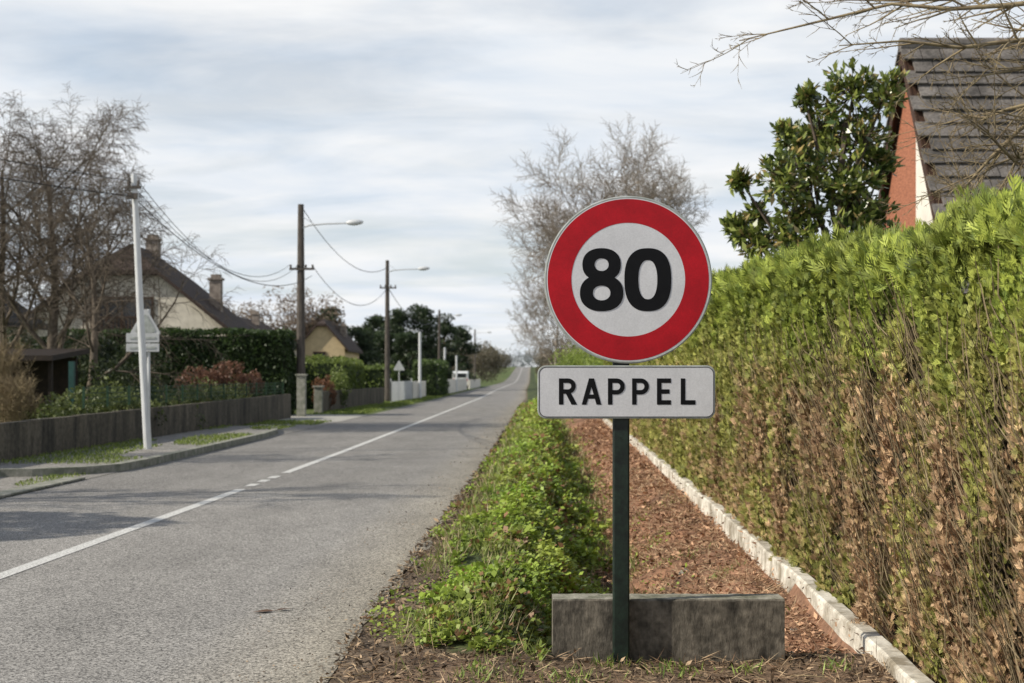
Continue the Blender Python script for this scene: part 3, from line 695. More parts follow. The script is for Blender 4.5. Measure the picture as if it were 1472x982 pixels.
def magnolia():
    par = empty('magnolia_tree'); rd = random.Random(9); b = MB()
    cl = [(3.68,4.50,.36),(3.42,4.15,.42),(3.78,3.95,.40),(3.26,3.62,.42),(2.85,3.50,.32),(3.60,3.45,.42),(3.04,3.12,.36),(2.62,2.88,.26),(3.02,2.72,.38),(3.60,2.85,.42),(3.98,4.45,.28),(2.5,3.60,.14),(3.86,3.2,.32),(3.5,2.4,.4),(3.08,3.98,.2),(2.42,3.0,.14),(2.86,4.05,.09),(3.2,4.5,.14),(4.05,3.7,.25),(2.75,2.5,.28),(2.7,3.2,.16)]
    base = Vector((3.5, 15.4, 0)); b.tube([base, base+Vector((0, 0, 1.8)), base+Vector((.05, 0, 3)), base+Vector((.1, 0, 4.2))], [.09, .075, .05, .02], 7)
    Ps = []; Ds = []
    for (x, z, r) in cl:
        y = 15.4+rd.uniform(-.6, .6)
        c_ = Vector((x, y, z)); a_ = base+Vector((0, 0, max(1.5, z-1.0-abs(x-3.6)*.4)))
        b.tube([a_, a_.lerp(c_, .5)+Vector((0, 0, -.08)), c_], [.03, .022, .01], 4)
        nt_ = int(10+95*r)
        for k in range(nt_):
            t = c_+rv(rd)*r*rd.uniform(.3, 1.15); b.tube([c_+(t-c_)*.15, t], [.008, .004], 3, cap=False)
            out = (t-c_).normalized()
            for j in range(14):
                Ps.append(t+rv(rd)*.03-out*rd.uniform(0, .13)); Ds.append((out*.6+rv(rd)*.9+Vector((0, 0, .3))).normalized())
    b.obj('limbs', M_bark, parent=par)
    P = np.array([tuple(q) for q in Ps]); D = np.array([tuple(q) for q in Ds]); n = len(P)
    S = norm(np.cross(D, rvec(n)*.8+np.array([-.4, -.2, 1.]))); L = rng.uniform(.07, .14, n)
    c = cmix((.045,.08,.018), (.30,.34,.08), rng.random(n)**1.3); br = rng.random(n) < .12; c[br] = (.34,.26,.10)
    quads_obj('leaves', diamonds(P, D, S, L, L*.45), c, M_leafgloss, par)
magnolia()

# ------------------------------------------------------------------ right house with tiled roof
def right_house():
    par = empty('tiled_house')
    X0 = 6.12; X1 = 15; Yr = 21.9; Zr = 6.55; sl = 2.8/1.8; w = 2.6
    ze = Zr-sl*w; sp = .35
    b = MB()
    b.poly([(X0, Yr-w+.3, 0), (X0, Yr-w+.3, ze+.25), (X0, Yr-sp, Zr-sp*sl-.25), (X0, Yr-sp, 0)][::-1], 1)
    b.poly([(X0, Yr-sp, 0), (X0, Yr-sp, Zr-sp*sl-.25), (X0, Yr, Zr-.25), (X0, Yr+w-.3, ze+.25), (X0, Yr+w-.3, 0)][::-1], 0)
    b.poly([(X0, Yr-w+.3, 0), (X1, Yr-w+.3, 0), (X1, Yr-w+.3, ze+.2), (X0, Yr-w+.3, ze+.2)], 1)
    b.poly([(X0, Yr+w-.3, 0), (X1, Yr+w-.3, 0), (X1, Yr+w-.3, ze+.2), (X0, Yr+w-.3, ze+.2)][::-1], 1)
    b.poly([(X1, Yr-w+.3, 0), (X1, Yr+w-.3, 0), (X1, Yr+w-.3, ze+.2), (X1, Yr, Zr-.2), (X1, Yr-w+.3, ze+.2)], 1)
    b.obj('walls', [M_brick, M_plasterw], parent=par)
    ov = .10
    b = MB()
    for sg in (-1, 1):
        b.prism([(X0-ov, Yr, Zr-.14), (X1+ov, Yr, Zr-.14), (X1+ov, Yr+sg*w, ze-.14), (X0-ov, Yr+sg*w, ze-.14)], (0, 0, .09))
    b.obj('roof_deck', M_wood, parent=par)
    b = MB()
    for sg in (-1, 1):
        b.prism([(X0-ov-.03, Yr, Zr-.30), (X0-ov-.03, Yr, Zr-.03), (X0-ov-.03, Yr+sg*w, ze-.03), (X0-ov-.03, Yr+sg*w, ze-.30)], (.028, 0, 0), 0)
    b.obj('verge_board', [M_wood], parent=par)
    b = MB(); Ls = math.hypot(w, Zr-ze); nc = int(Ls/.26); ang = math.atan(sl)
    for sg in (-1, 1):
        for i in range(nc+1):
            u = i*.26
            nt_ = int((X1-X0+2*ov)/.30)
            for j in range(nt_):
                x = X0-ov-.06+j*.30+(.15 if i % 2 else 0)
                t1 = u+.32; lift0 = .0+R.uniform(0, .008); lift1 = .060+R.uniform(-.014, .016)
                def pt(xx_, t, l): return (xx_, Yr+sg*(t*math.cos(ang)+l*math.sin(ang)), Zr-.045-t*math.sin(ang)+l*math.cos(ang))
                a_ = [pt(x, u, lift0), pt(x+.285, u, lift0), pt(x+.285, t1, lift1), pt(x, t1, lift1)]
                vec = Vector((0, sg*math.sin(ang), math.cos(ang)))*.035
                b.prism(a_, vec)
    b.obj('roof_tiles', M_roofg, parent=par)
    b = MB(); b.tube([(X0-ov-.05, Yr, Zr+.0), (X1+ov, Yr, Zr+.0)], [.11, .11], 10); b.obj('ridge_tiles', M_roofg, parent=par)
right_house()

# ------------------------------------------------------------------ left houses
def house(name, x0, x1, y0, y1, eave, ridge, wall, roof, hip=0.0, ov=.35, windows=(), chims=()):
    par = empty(name); xm = (x0+x1)/2; zc = eave+(ridge-eave)*(1-hip)
    hw = (x1-x0)/2; f = (zc-eave)/(ridge-eave); xa = x0+hw*f; xb = x1-hw*f
    b = MB()
    for yy_, fl in ((y0, 1), (y1, -1)):
        pts = [(x0, yy_, 0), (x1, yy_, 0), (x1, yy_, eave), (xb, yy_, zc)] + ([(xa, yy_, zc)] if hip > 0 else []) + [(x0, yy_, eave)]
        b.poly(pts[::fl])
    b.poly([(x1, y0, 0), (x1, y1, 0), (x1, y1, eave), (x1, y0, eave)]); b.poly([(x0, y0, 0), (x0, y1, 0), (x0, y1, eave), (x0, y0, eave)][::-1])
    b.obj('walls', wall, parent=par)
    sl = (ridge-eave)/hw; th = .18; yf = y0-ov; yb = y1+ov; yrf = y0+(1.3 if hip > 0 else -ov); yrb = y1-(1.3 if hip > 0 else -ov)
    b = MB(); e = ov*.9
    for sg in (-1, 1):
        xe = xm+sg*(hw+e); ze = eave-sl*e; xh = xm+sg*(hw*hip)
        zh = ridge-sl*hw*hip
        pts = [(xm, yrf, ridge), (xm, yrb, ridge)] + ([(xh, yb, zh)] if hip > 0 else []) + [(xe, yb, ze), (xe, yf, ze)] + ([(xh, yf, zh)] if hip > 0 else [])
        if sg > 0: pts = pts[::-1]
        b.prism([(p[0], p[1], p[2]+.02) for p in pts], (0, 0, th))
    if hip > 0:
        zh = ridge-sl*hw*hip
        for yy_, yr_ in ((yf, yrf), (yb, yrb)):
            b.prism([(xm-hw*hip, yy_, zh+.021), (xm+hw*hip, yy_, zh+.021), (xm, yr_, ridge+.021)], (0, 0, th))
    b.obj('roof', roof, parent=par)
    b = MB()
    for (wx0, wx1, wz0, wz1) in windows:
        b.box(wx0, wx1, y0-.02, y0+.1, wz0, wz1, 0)
        b.box(wx0-.08, wx0, y0-.06, y0-.003, wz0-.08, wz1+.08, 1); b.box(wx1, wx1+.08, y0-.06, y0-.003, wz0-.08, wz1+.08, 1)
        b.box(wx0, wx1, y0-.06, y0-.021, wz1, wz1+.08, 1); b.box(wx0, wx1, y0-.10, y0-.021, wz0-.08, wz0, 1)
        k = max(1, int((wx1-wx0)/.6))
        for i in range(1, k+1):
            if i < k or k == 1: 
                xx_ = wx0+(wx1-wx0)*i/(k+ (1 if k == 1 else 0)); b.box(xx_-.03, xx_+.03, y0-.05, y0-.021, wz0, wz1, 1)
    if windows: b.obj('windows', [M_glass, M_wood], parent=par)
    b = MB()
    for (cx, cy, w_, z0, z1) in chims:
        b.box(cx-w_/2, cx+w_/2, cy-w_/2, cy+w_/2, z0, z1-.25, 0); b.box(cx-w_/2-.07, cx+w_/2+.07, cy-w_/2-.07, cy+w_/2+.07, z1-.249, z1-.16, 0)
        b.box(cx-w_/2+.05, cx+w_/2-.05, cy-w_/2+.05, cy+w_/2-.05, z1-.159, z1, 0)
    if chims: b.obj('chimney', [M_chim], parent=par)
    return par
h = house('plaster_house', -20.8, -12.1, 60, 66, 3.45, 6.95, M_plaster, M_roofb, hip=.36, ov=.4, windows=[(-17.7, -15.2, 3.3, 4.7), (-14.4,-13.6,2.2,3.2)], chims=[(-16.3, 64.6, .55, 6.2, 7.85), (-13.15, 63.2, .5, 4.0, 5.95)])
b = MB()
b.box(-17.9, -15.0, 59.1, 59.97, 3.05, 3.15)
for i in range(19): b.box(-17.85+i*.155, -17.80+i*.155, 59.12, 59.17, 3.15, 3.85)
b.box(-17.9, -15.0, 59.1, 59.19, 3.85, 3.93); b.obj('balcony', M_wood, parent=h)
house('yellow_house', -16.2, -12.7, 108, 118, 3.6, 5.6, M_plastery, M_roofb, hip=.2, windows=[(-15, -14.2, 2, 3.2)], chims=[(-13.4, 113, .5, 4.5, 5.6)])
house('brown_roof_house', -21.5, -16, 96, 106, 3.6, 5.3, M_plaster, M_roofb, windows=[(-20, -19, 1.6, 2.8)], chims=[(-18, 100, .5, 5, 6)])
house('dark_house', -28, -18.0, 50, 54, 3.4, 7.2, M_plaster, M_roofd, windows=[(-20, -19, 1.2, 2.2)])

# ------------------------------------------------------------------ left wall, hedges, shrubs
def wall(name, pts, t, h, m, cap=None, z0=0):
    b = MB()
    for (xa, ya), (xb_, yb_) in zip(pts[:-1], pts[1:]):
        d = Vector((xb_-xa, yb_-ya)); n_ = Vector((-d.y, d.x)).normalized()*t
        b.prism([(xa, ya, z0-.2), (xb_, yb_, z0-.2), (xb_+n_.x, yb_+n_.y, z0-.2), (xa+n_.x, ya+n_.y, z0-.2)], (0, 0, h+.2))
    return b.obj(name, m, bevel=.01)
yy1 = [14]
while yy1[-1] < 49: yy1.append(yy1[-1]+2.5)
M_conc2 = mat('dark_wall_concrete', (.15,.13,.10), (.03,.028,.023), 1.6, .95, .5, 12, (.32,.68), stretch=(1.8,1.8,.4), fine=(14,.35))
w_ = MB()
for a_, c_ in zip(yy1[:-1], yy1[1:]):
    hh = float(np.interp(a_, [14, 22, 49], [.68, .70, .84]))
    w_.prism([(wx(a_), a_, -.1), (wx(c_), c_-.006, -.1), (wx(c_)-.16, c_-.006, -.1), (wx(a_)-.16, a_, -.1)], (0, 0, hh+.1))
w_.obj('concrete_wall', M_conc2, bevel=.006)
b = MB()
for i in range(15):
    y = 27+i*1.5; b.box(wx(y)-.11, wx(y)-.07, y-.02, y+.02, .84, 1.25)
for z in (.92, 1.02, 1.12, 1.22):
    b.tube([(wx(27)-.09, 27, z), (wx(38)-.09, 38, z), (wx(48)-.09, 48, z)], [.005]*3, 4)
for i in range(210):
    y = 27+i*.1; b.box(wx(y)-.092, wx(y)-.088, y-.003, y+.003, .86, 1.22)
b.obj('wire_fence', M_wire)
leafy_box('hedge', -16.2, -8.1, 51, 53, 3.05, 16000, .13, (.010,.025,.006), (.06,.10,.025))
leafy_box('hedge', -19, -13.0, 45, 46.5, 2.6, 7000, .14, (.010,.018,.007), (.04,.06,.02), amp=.8)
leafy_box('hedge', -9.9, -7.5, 62, 72, 2.15, 7000, .14, (.04,.07,.012), (.22,.28,.06), amp=.4)
leafy_box('hedge', -9.6, -6.8, 80, 86, 1.95, 4000, .16, (.03,.06,.01), (.15,.2,.04), amp=.4)
leafy_box('hedge', -6.7, -5.0, 96, 110, 2.4, 5000, .18, (.02,.04,.01), (.10,.15,.035), amp=.5)
p = empty('brown_shrub'); leafy_clumps(p, [(-10.2, 46.5, 1.3, .7, .6, .45), (-9.3, 46.8, 1.5, .55, .5, .45), (-9.8, 47, 1.2, .6, .5, .45), (-8.7, 47.3, 1.2, .5, .5, .4)], 900, .10, (.07,.028,.018), (.24,.125,.08))
p = empty('brown_shrub'); leafy_clumps(p, [(-7.6, 57.5, .7, .5, .6, .7)], 1600, .11, (.08,.035,.02), (.26,.13,.07))
p = empty('garden_shrubs'); cl = []
for i in range(30):
    y = R.uniform(27, 46); cl.append((wx(y)-R.uniform(.6, 2.2), y, R.uniform(.4, .8), R.uniform(.4, .8), R.uniform(.4, .8), R.uniform(.35, .65)))
leafy_clumps(p, cl, 500, .10, (.02,.035,.01), (.16,.19,.055))
p = empty('evergreen_shrub'); leafy_clumps(p, [(-12.5, 41, 1.1, 1.6, 1, 1.2), (-15, 42.5, 1.3, 1.6, 1, 1.3), (-11.4, 43, 1.4, 1, 1, 1.2), (-13.2, 35, .8, 1.4, 1, .9), (-10.8, 35.5, .9, .9, .8, 1.0), (-9.8, 37, .9, .8, .8, .8)], 1800, .12, (.010,.018,.007), (.055,.075,.025))
p = empty('round_shrub'); leafy_clumps(p, [(-8.0, 66, 1.2, .6, .8, 1.0), (-7.4, 60.5, .9, .5, .7, .9)], 1500, .11, (.03,.05,.01), (.22,.28,.07))
b = MB(); b.box(-9.95, -9.83, 31.9, 32.02, 0, 1.78, 0); b.box(-11.9, -11.82, 32.5, 32.6, 0, 1.82, 1); b.box(-10.6, -10.52, 32.5, 32.6, 0, 1.82, 1)
b.prism([(-14, 32.2, 1.8), (-10.4, 32.2, 1.8), (-10.4, 35, 2.0), (-14, 35, 2.0)], (0, 0, .12), 1); b.box(-13.8, -10.6, 34.6, 34.7, 0, 1.9, 1); b.obj('garden_shelter', [M_teal, M_woodd])
b = MB(); b.box(-7.66, -7.36, 50.6, 50.9, 0, 1.45); b.box(-7.71, -7.31, 50.55, 50.95, 1.451, 1.52); b.obj('gate_pillar', M_kerb, bevel=.01)
b = MB(); b.box(-7.6, -7.3, 54.6, 54.9, 0, 1.0); b.box(-7.65, -7.25, 54.55, 54.95, 1.001, 1.07); b.obj('gate_pillar', M_kerb, bevel=.01)
wall('concrete_wall', [(-7.4, 55), (-7.1, 65), (-6.6, 73.5)], .16, .85, M_conc2)
b = MB()
for i in range(40):
    y = 74+i*.25; x = float(np.interp(y, [74, 84], [-6.3, -5.95])); b.box(x-.02, x+.02, y, y+.13, .1, 1.15)
b.box(-6.33, -6.28, 74, 74.1, 0, 1.3); b.box(-5.98, -5.9, 84, 84.1, 0, 1.3)
b.obj('picket_fence', M_metal)
wall('white_wall', [(-5.9, 85), (-5.75, 95)], .2, 1.1, M_plasterw)
wall('white_wall', [(-5.25, 112), (-4.75, 150)], .2, 1.15, M_plasterw)
wall('white_wall', [(-4.6, 156), (-4.2, 190)], .2, 1.0, M_plasterw)
for (x, y, z) in [(-5.7, 88, 4.1), (-5.3, 112, 3.6), (-5.0, 128, 3.2)]:
    b = MB(); b.tube([(x, y, 0), (x, y, z*.5), (x, y, z)], [.10, .09, .08], 10); b.tube([(x, y, z), (x, y, z+.06)], [.11, .05], 10); b.obj('white_post', M_metal, smooth=False)

def conifer(name, x, y, H, w, seed, c1=(.013,.024,.012), c2=(.06,.09,.035)):  # needle colours lightened a little, distance haze painted in
    r = np.random.default_rng(seed); par = empty(name); b = MB(); b.tube([(x, y, -.1), (x, y, H*.6), (x, y, H*.95)], [H*.02, H*.012, .01], 6)
    Ps = []; Ts = []
    for k in range(34):
        tk = .12+.85*r.random()**.9; a = r.random()*6.28; R_ = w*(1-tk)**.55*min(1, tk*4)
        q = R_*r.uniform(.25, .95); c_ = np.array([x+math.cos(a)*q, y+math.sin(a)*q, H*tk-.1*q])
        b.tube([(x, y, H*tk), tuple(c_)], [.05, .015], 3, cap=False)
        n = 170; d = r.normal(size=(n, 3)); d /= np.linalg.norm(d, axis=1)[:, None]; rr_ = r.random(n)**.4
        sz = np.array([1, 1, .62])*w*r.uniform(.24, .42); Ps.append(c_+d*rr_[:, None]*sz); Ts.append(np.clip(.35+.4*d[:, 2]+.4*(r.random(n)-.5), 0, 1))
    b.obj('trunk', M_bark, parent=par)
    P = np.concatenate(Ps); quads_obj('needles', rand_leaves(P, .34, .4), cmix(c1, c2, np.concatenate(Ts)), M_leaf, par)
for i, (x, y, H, w) in enumerate([(-15.6, 120, 7.3, 2.6), (-17.6, 122, 5.9, 2.5), (-13.4, 122, 5.8, 2.4), (-13.4, 142, 7.4, 3), (-11.0, 140, 8.0, 3), (-8.7, 141, 8.9, 3.0), (-6.9, 146, 7.7, 2.6), (-5.9, 165, 7.2, 2.8), (-12, 135, 5.6, 2.8), (-9.6, 132, 5.4, 2.6), (-15, 150, 7, 3)]):
    conifer('pine_tree', x, y, H, w, 100+i)
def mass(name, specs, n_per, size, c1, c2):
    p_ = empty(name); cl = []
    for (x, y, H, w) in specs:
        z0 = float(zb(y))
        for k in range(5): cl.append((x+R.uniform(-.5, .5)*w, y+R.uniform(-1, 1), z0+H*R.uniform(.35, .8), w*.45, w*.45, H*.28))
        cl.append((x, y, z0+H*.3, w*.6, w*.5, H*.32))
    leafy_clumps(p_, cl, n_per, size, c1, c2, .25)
mass('brown_trees', [(R.uniform(-23, -14), R.uniform(108, 116), R.uniform(6.5, 8.4), 3.2) for i in range(8)], 420, .35, (.08,.06,.045), (.28,.21,.15))
mass('distant_trees', [(x+R.uniform(-2, 2), 300+R.uniform(-20, 40), R.uniform(6, 10), 7) for x in list(range(-90, -6, 6))+list(range(14, 90, 7))], 160, .9, (.07,.06,.045), (.20,.17,.13))
mass('distant_trees', [(-5.6, 262, 7.5, 3), (-4.6, 285, 7.5, 3), (-5, 320, 8, 4), (-6, 360, 8, 5), (-4, 400, 7, 4), (-3, 440, 6, 4), (10, 330, 7, 5), (11, 380, 8, 6), (13, 440, 8, 6), (8.2, 300, 6, 4)], 260, .6, (.06,.055,.04), (.20,.17,.11))
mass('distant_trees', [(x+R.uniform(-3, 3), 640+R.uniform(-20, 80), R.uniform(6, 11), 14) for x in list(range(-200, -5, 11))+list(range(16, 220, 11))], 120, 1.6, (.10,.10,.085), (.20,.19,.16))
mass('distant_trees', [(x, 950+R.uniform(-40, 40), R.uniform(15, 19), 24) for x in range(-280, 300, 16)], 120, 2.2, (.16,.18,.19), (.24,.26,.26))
mass('green_bushes', [(2.9+R.uniform(-.3, .6), y, R.uniform(2.0, 3.4), 2.0) for y in (50, 54, 60, 66)], 700, .16, (.06,.11,.018), (.32,.40,.075))
mass('green_bushes', [(5.2, 85, 2.6, 2.4), (5.6, 95, 2.8, 2.4), (5.9, 110, 3, 3), (6.6, 130, 3, 3), (7.5, 150, 4, 4)], 300, .25, (.05,.085,.018), (.2,.24,.07))
mass('brown_trees', [(7+R.uniform(0, 4), y, R.uniform(4, 7), 4) for y in (150, 175, 200, 230, 260)], 300, .4, (.08,.06,.04), (.26,.2,.14))
mass('brown_trees', [(-6-R.uniform(0, 6), y, R.uniform(5, 8), 4) for y in (195, 215, 240, 265)], 300, .45, (.08,.065,.045), (.22,.18,.13))

N = 26000; Y = 16*(110/16)**rng.random(N); Yw = np.array([wx(y) for y in Y]); X = Yw+(xl(Y)-.25-Yw)*rng.random(N)
g_ = vn(np.stack([X*1.1, Y*.35, 0*X], 1), 71); inb = (Y > 22) & (Y < 38.5)
near_wall = (X-Yw < .5)
keep = ((g_ > np.where(Y > 55, .3, np.where(inb, .42, .66))) | (near_wall & (g_ > .35))) & ((Y < 45) | (Y > 53)); X, Y, inb = X[keep], Y[keep], inb[keep]; n = len(X)
D = rng.normal(0, .5, (n, 3)); D[:, 2] = 1; D = norm(D); S = norm(np.cross(D, rvec(n)))
quads_obj('verge_grass', diamonds(np.stack([X, Y, np.where(inb, .085, .005)], 1), D, S, rng.uniform(.03, .08, n)*(Y/25)**.5, .02*(Y/25)), cmix((.09,.14,.025), (.28,.34,.08), rng.random(n)), M_leaf)

# ------------------------------------------------------------------ poles and lamps
def lamp_pole(x, y, H, arm_z, arm_len, r=.13, cross=None):
    par = empty('street_lamp'); b = MB(); b.tube([(x, y, -.2), (x, y, H*.5), (x, y, H)], [r*1.15, r, r*.72], 10); b.obj('pole', M_polec, parent=par, smooth=False)
    b = MB(); b.tube([(x, y-.05, arm_z-.12), (x+.3, y-.05, arm_z), (x+arm_len*.5, y-.05, arm_z+.05), (x+arm_len, y-.05, arm_z+.08)], [.035, .035, .03, .03], 6)
    b.tube([(x, y-.05, arm_z+.35), (x+.5, y-.05, arm_z+.04)], [.012, .012], 5); b.obj('arm', M_metal, parent=par)
    b = MB(); n = 10; L = .62; x1 = x+arm_len-.08; P_ = []; rd_ = []
    for i in range(n+1):
        t = i/n; P_.append((x1+L*t, y-.05, arm_z+.09+.03*t)); rd_.append(.02+.095*math.sin(math.pi*min(1, t*.93+.05))**.7)
    b.tube(P_, rd_, 10); b.obj('lamp_head', M_metal, parent=par, smooth=True)
    if cross:
        b = MB(); b.box(x-.4, x+.5, y-.16, y-.1, cross-.04, cross+.04)
        for dx in (-.35, -.1, .2, .45): b.tube([(x+dx, y-.13, cross+.04), (x+dx, y-.13, cross+.12), (x+dx, y-.13, cross+.16)], [.03, .045, .02], 7)
        b.obj('crossarm', M_polec, parent=par)
lamp_pole(-7.72, 52, 7.72, 6.95, 1.75, .15, 5.35)
lamp_pole(-6.75, 77, 7.7, 7.15, 1.75, .13, 6.2)
lamp_pole(-6.9, 135, 7.7, 7.1, 1.6, .13)
lamp_pole(-5.0, 192, 7.7, 7.2, 1.7, .13)
par = empty('utility_pole'); b = MB(); b.tube([(-6.8, 26.6, -.1), (-6.95, 26.6, 2.6), (-7.07, 26.6, 5.22)], [.078, .068, .055], 12); b.obj('pole', M_metal, parent=par, smooth=False)
b = MB(); b.box(-7.2, -6.92, 26.5, 26.56, 4.95, 5.0); b.tube([(-7.15, 26.53, 5), (-7.15, 26.53, 5.1)], [.03, .02], 6); b.tube([(-6.97, 26.53, 5), (-6.97, 26.53, 5.1)], [.03, .02], 6)
b.box(-7.16, -6.98, 26.45, 26.52, 4.75, 4.86); b.obj('bracket', M_polec, parent=par)
par = empty('traffic_sign'); b = MB(); b.tube([(-7.05, 27.6, 0), (-7.05, 27.6, 2.75)], [.03, .03], 8); b.obj('post', M_metal, parent=par)
def rtri(cx, y, cz, s, n=5):
    o_ = []
    for k in range(3):
        a0 = math.radians(90+120*k); px, pz = cx+s*.5*math.cos(a0), cz+s*.5*math.sin(a0)
        for i in range(n+1):
            t = a0+math.radians(-60+120*i/n); o_.append((px+.05*math.cos(t), y, pz+.05*math.sin(t)))
    return o_
b = MB(); b.prism(rtri(-7.1, 27.54, 2.42, .55), (0, .02, 0)); b.box(-7.47, -6.83, 27.53, 27.55, 2.1, 2.28)
b.box(-7.47, -6.83, 27.53, 27.55, 1.92, 2.08); b.obj('panels', M_signback, parent=par, bevel=.006)
b = MB(); b.box(-7.40, -6.9, 27.52, 27.528, 2.17, 2.21); b.box(-7.40, -6.9, 27.52, 27.528, 1.98, 2.02); b.prism(rtri(-7.1, 27.532, 2.42, .33), (0, .004, 0)); b.obj('legend', M_rim, parent=par)
par = empty('traffic_sign'); b = MB(); b.tube([(-6.35, 80, 0), (-6.35, 80, 2.3)], [.03, .03], 8); b.prism(rtri(-6.35, 79.95, 1.95, .6), (0, .02, 0)); b.obj('panel', M_signback, parent=par)
def cable(b, a, c, sag, r=.012, n=16):
    a = Vector(a); c = Vector(c); b.tube([a.lerp(c, i/n)-Vector((0, 0, sag*4*(i/n)*(1-i/n))) for i in range(n+1)], [r]*(n+1), 4, cap=False)
b = MB()
cable(b, (-7.15, 26.53, 5.1), (-8.1, 51.87, 5.5), 1.0, .009); cable(b, (-6.97, 26.53, 5.08), (-7.8, 51.87, 5.5), 1.15, .009)
cable(b, (-7.07, 26.5, 4.8), (-7.3, 51.87, 5.1), .9, .012)
cable(b, (-7.15, 26.53, 5.1), (-13, 9, 5.4), .3, .007); cable(b, (-7.07, 26.5, 4.8), (-13, 9, 5.2), .35, .008)
cable(b, (-7.6, 51.9, 7.5), (-6.75, 76.9, 7.3), 1.0, .016); cable(b, (-7.3, 51.87, 5.5), (-6.75, 76.9, 6.2), 1.2, .015)
cable(b, (-6.75, 76.9, 6.3), (-6.9, 134.9, 7.3), 1.5, .02); cable(b, (-6.9, 135, 7.3), (-5, 192, 7.3), 1.5, .02)
b.obj('power_cables', M_cable)

# ------------------------------------------------------------------ van
par = empty('van'); b = MB(); y0, y1 = 158, 162.5
x0, x1 = -6.6, -4.9
prof = [(y0, .35), (y0, 1.75), (y0+.15, 1.95), (y1-1.4, 1.95), (y1-.7, 1.25), (y1-.05, 1.05), (y1, .35)]
b.prism([(x0, y, z) for y, z in prof], (x1-x0, 0, 0)); b.obj('body', M_van, parent=par, bevel=.06)
b = MB(); b.box(x0+.2, x1-.2, y0-.03, y0-.005, 1.25, 1.7); b.box(x1+.005, x1+.02, y1-2.3, y1-1.2, 1.2, 1.65); b.box(x0-.02, x0-.005, y1-2.3, y1-1.2, 1.2, 1.65); b.obj('windows', M_glass, parent=par)
b = MB()
for yy_ in (y0+.8, y1-.9):
    for xx_ in (x0, x1-.2): b.tube([(xx_-.01, yy_, .32), (xx_+.21, yy_, .32)], [.32, .32], 16)
b.obj('wheels', M_tyre, parent=par)
b = MB(); b.box(x0+.05, x0+.2, y0-.035, y0-.004, .85, 1.15); b.box(x1-.2, x1-.05, y0-.035, y0-.004, .85, 1.15); b.obj('tail_lights', M_red, parent=par)

# ------------------------------------------------------------------ world, sun, camera
SD = Vector((-.95, -.28, 0)).normalized(); EL = math.radians(34)
w = bpy.data.worlds.new('World'); scene.world = w; w.use_nodes = True; nt = w.node_tree
bg = nt.nodes['Background']; bg.inputs[1].default_value = .1
sky = nn(nt, 'ShaderNodeTexSky', sky_type='NISHITA'); sky.sun_disc = False; sky.sun_elevation = EL; sky.sun_rotation = math.atan2(SD.x, SD.y)
sky.air_density = 1.0; sky.dust_density = .6
tc = nn(nt, 'ShaderNodeTexCoord'); sp = nn(nt, 'ShaderNodeSeparateXYZ'); nt.links.new(tc.outputs['Generated'], sp.inputs[0])
def math_(op, a, b_=None, **k):
    n = nn(nt, 'ShaderNodeMath', operation=op)
    for i, v in enumerate((a, b_)):
        if v is None: continue
        if isinstance(v, (int, float)): n.inputs[i].default_value = v
        else: nt.links.new(v, n.inputs[i])
    return n.outputs[0]
zz_ = math_('ADD', math_('MAXIMUM', sp.outputs[2], 0), .16)
cb = nn(nt, 'ShaderNodeCombineXYZ'); nt.links.new(math_('DIVIDE', sp.outputs[0], zz_), cb.inputs[0]); nt.links.new(math_('DIVIDE', sp.outputs[1], zz_), cb.inputs[1])
mp = nn(nt, 'ShaderNodeMapping'); mp.inputs['Scale'].default_value = (.7, 1.25, 1); mp.inputs['Rotation'].default_value = (0, 0, .30); mp.inputs['Location'].default_value = (1.3, .4, 0)
nt.links.new(cb.outputs[0], mp.inputs[0])
no = nn(nt, 'ShaderNodeTexNoise'); no.inputs['Scale'].default_value = 1.6; no.inputs['Detail'].default_value = 8; no.inputs['Roughness'].default_value = .56; no.inputs['Distortion'].default_value = .6
nt.links.new(mp.outputs[0], no.inputs['Vector'])
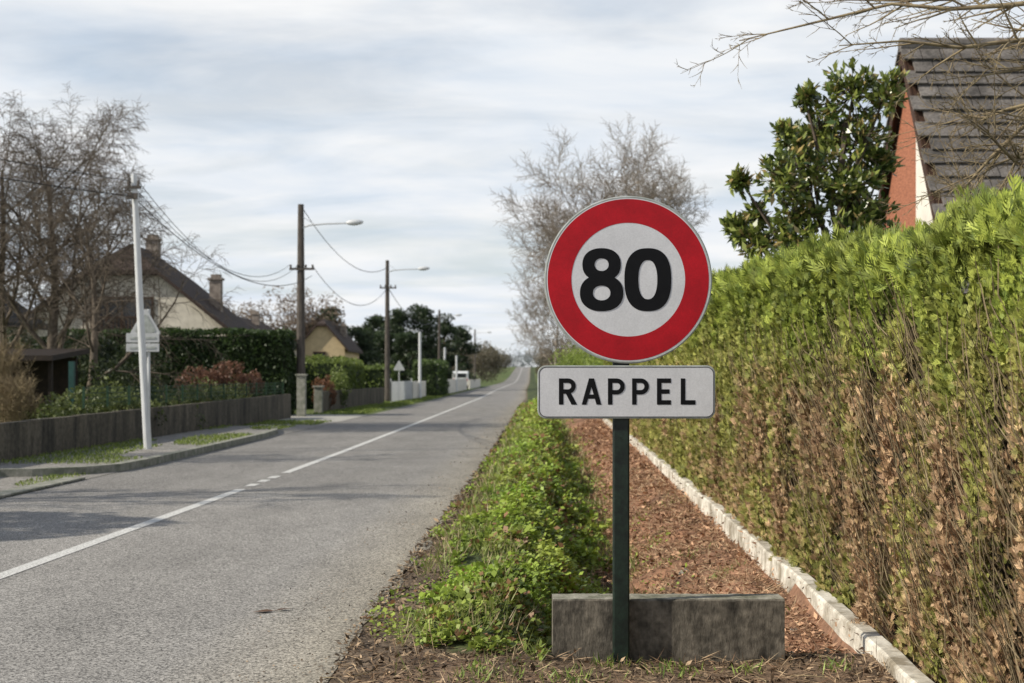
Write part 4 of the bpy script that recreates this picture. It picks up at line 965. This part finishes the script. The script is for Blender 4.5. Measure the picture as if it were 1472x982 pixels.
rp = nn(nt, 'ShaderNodeValToRGB'); e = rp.color_ramp.elements; e[0].position = .33; e[0].color = (.62,.62,.62,1); e[1].position = .56; e[1].color = (1,1,1,1)
nt.links.new(no.outputs['Fac'], rp.inputs[0])
# cloud cover thins out towards the zenith
el = nn(nt, 'ShaderNodeMapRange'); el.inputs[1].default_value = .28; el.inputs[2].default_value = .65; el.inputs[3].default_value = 1.0; el.inputs[4].default_value = .3
nt.links.new(sp.outputs[2], el.inputs[0])
fac = math_('MULTIPLY', rp.outputs[0], el.outputs[0])
n2 = nn(nt, 'ShaderNodeTexNoise'); n2.inputs['Scale'].default_value = 2.6; n2.inputs['Detail'].default_value = 7; n2.inputs['Roughness'].default_value = .55; n2.inputs['Distortion'].default_value = .4
nt.links.new(mp.outputs[0], n2.inputs['Vector'])
rc = nn(nt, 'ShaderNodeValToRGB'); e = rc.color_ramp.elements; e[0].position = .3; e[0].color = (7.1,7.9,8.9,1); e[1].position = .64; e[1].color = (9.4,9.5,9.6,1)
nt.links.new(n2.outputs['Fac'], rc.inputs[0])
mx = nn(nt, 'ShaderNodeMix', data_type='RGBA'); nt.links.new(fac, mx.inputs[0]); nt.links.new(sky.outputs[0], mx.inputs[6]); nt.links.new(rc.outputs[0], mx.inputs[7])
nt.links.new(mx.outputs[2], bg.inputs[0])

sl = bpy.data.lights.new('sun', 'SUN'); sl.energy = 5.0; sl.angle = math.radians(.6); sl.color = (1, .93, .80)
so = bpy.data.objects.new('sun', sl); COL.objects.link(so)
dirv = Vector((SD.x*math.cos(EL), SD.y*math.cos(EL), math.sin(EL))); so.rotation_euler = dirv.to_track_quat('Z', 'Y').to_euler()

cam = bpy.data.cameras.new('camera'); co = bpy.data.objects.new('camera', cam); COL.objects.link(co)
co.location = (0, 0, 1.46); co.rotation_euler = (math.radians(90), 0, 0); cam.sensor_width = 36; cam.lens = 50; cam.shift_y = 49/1472
cam.clip_end = 6000; cam.dof.use_dof = True; cam.dof.focus_distance = 7.3; cam.dof.aperture_fstop = 4.0
scene.camera = co
scene.view_settings.view_transform = 'Standard'; scene.view_settings.look = 'None'; scene.view_settings.exposure = 0
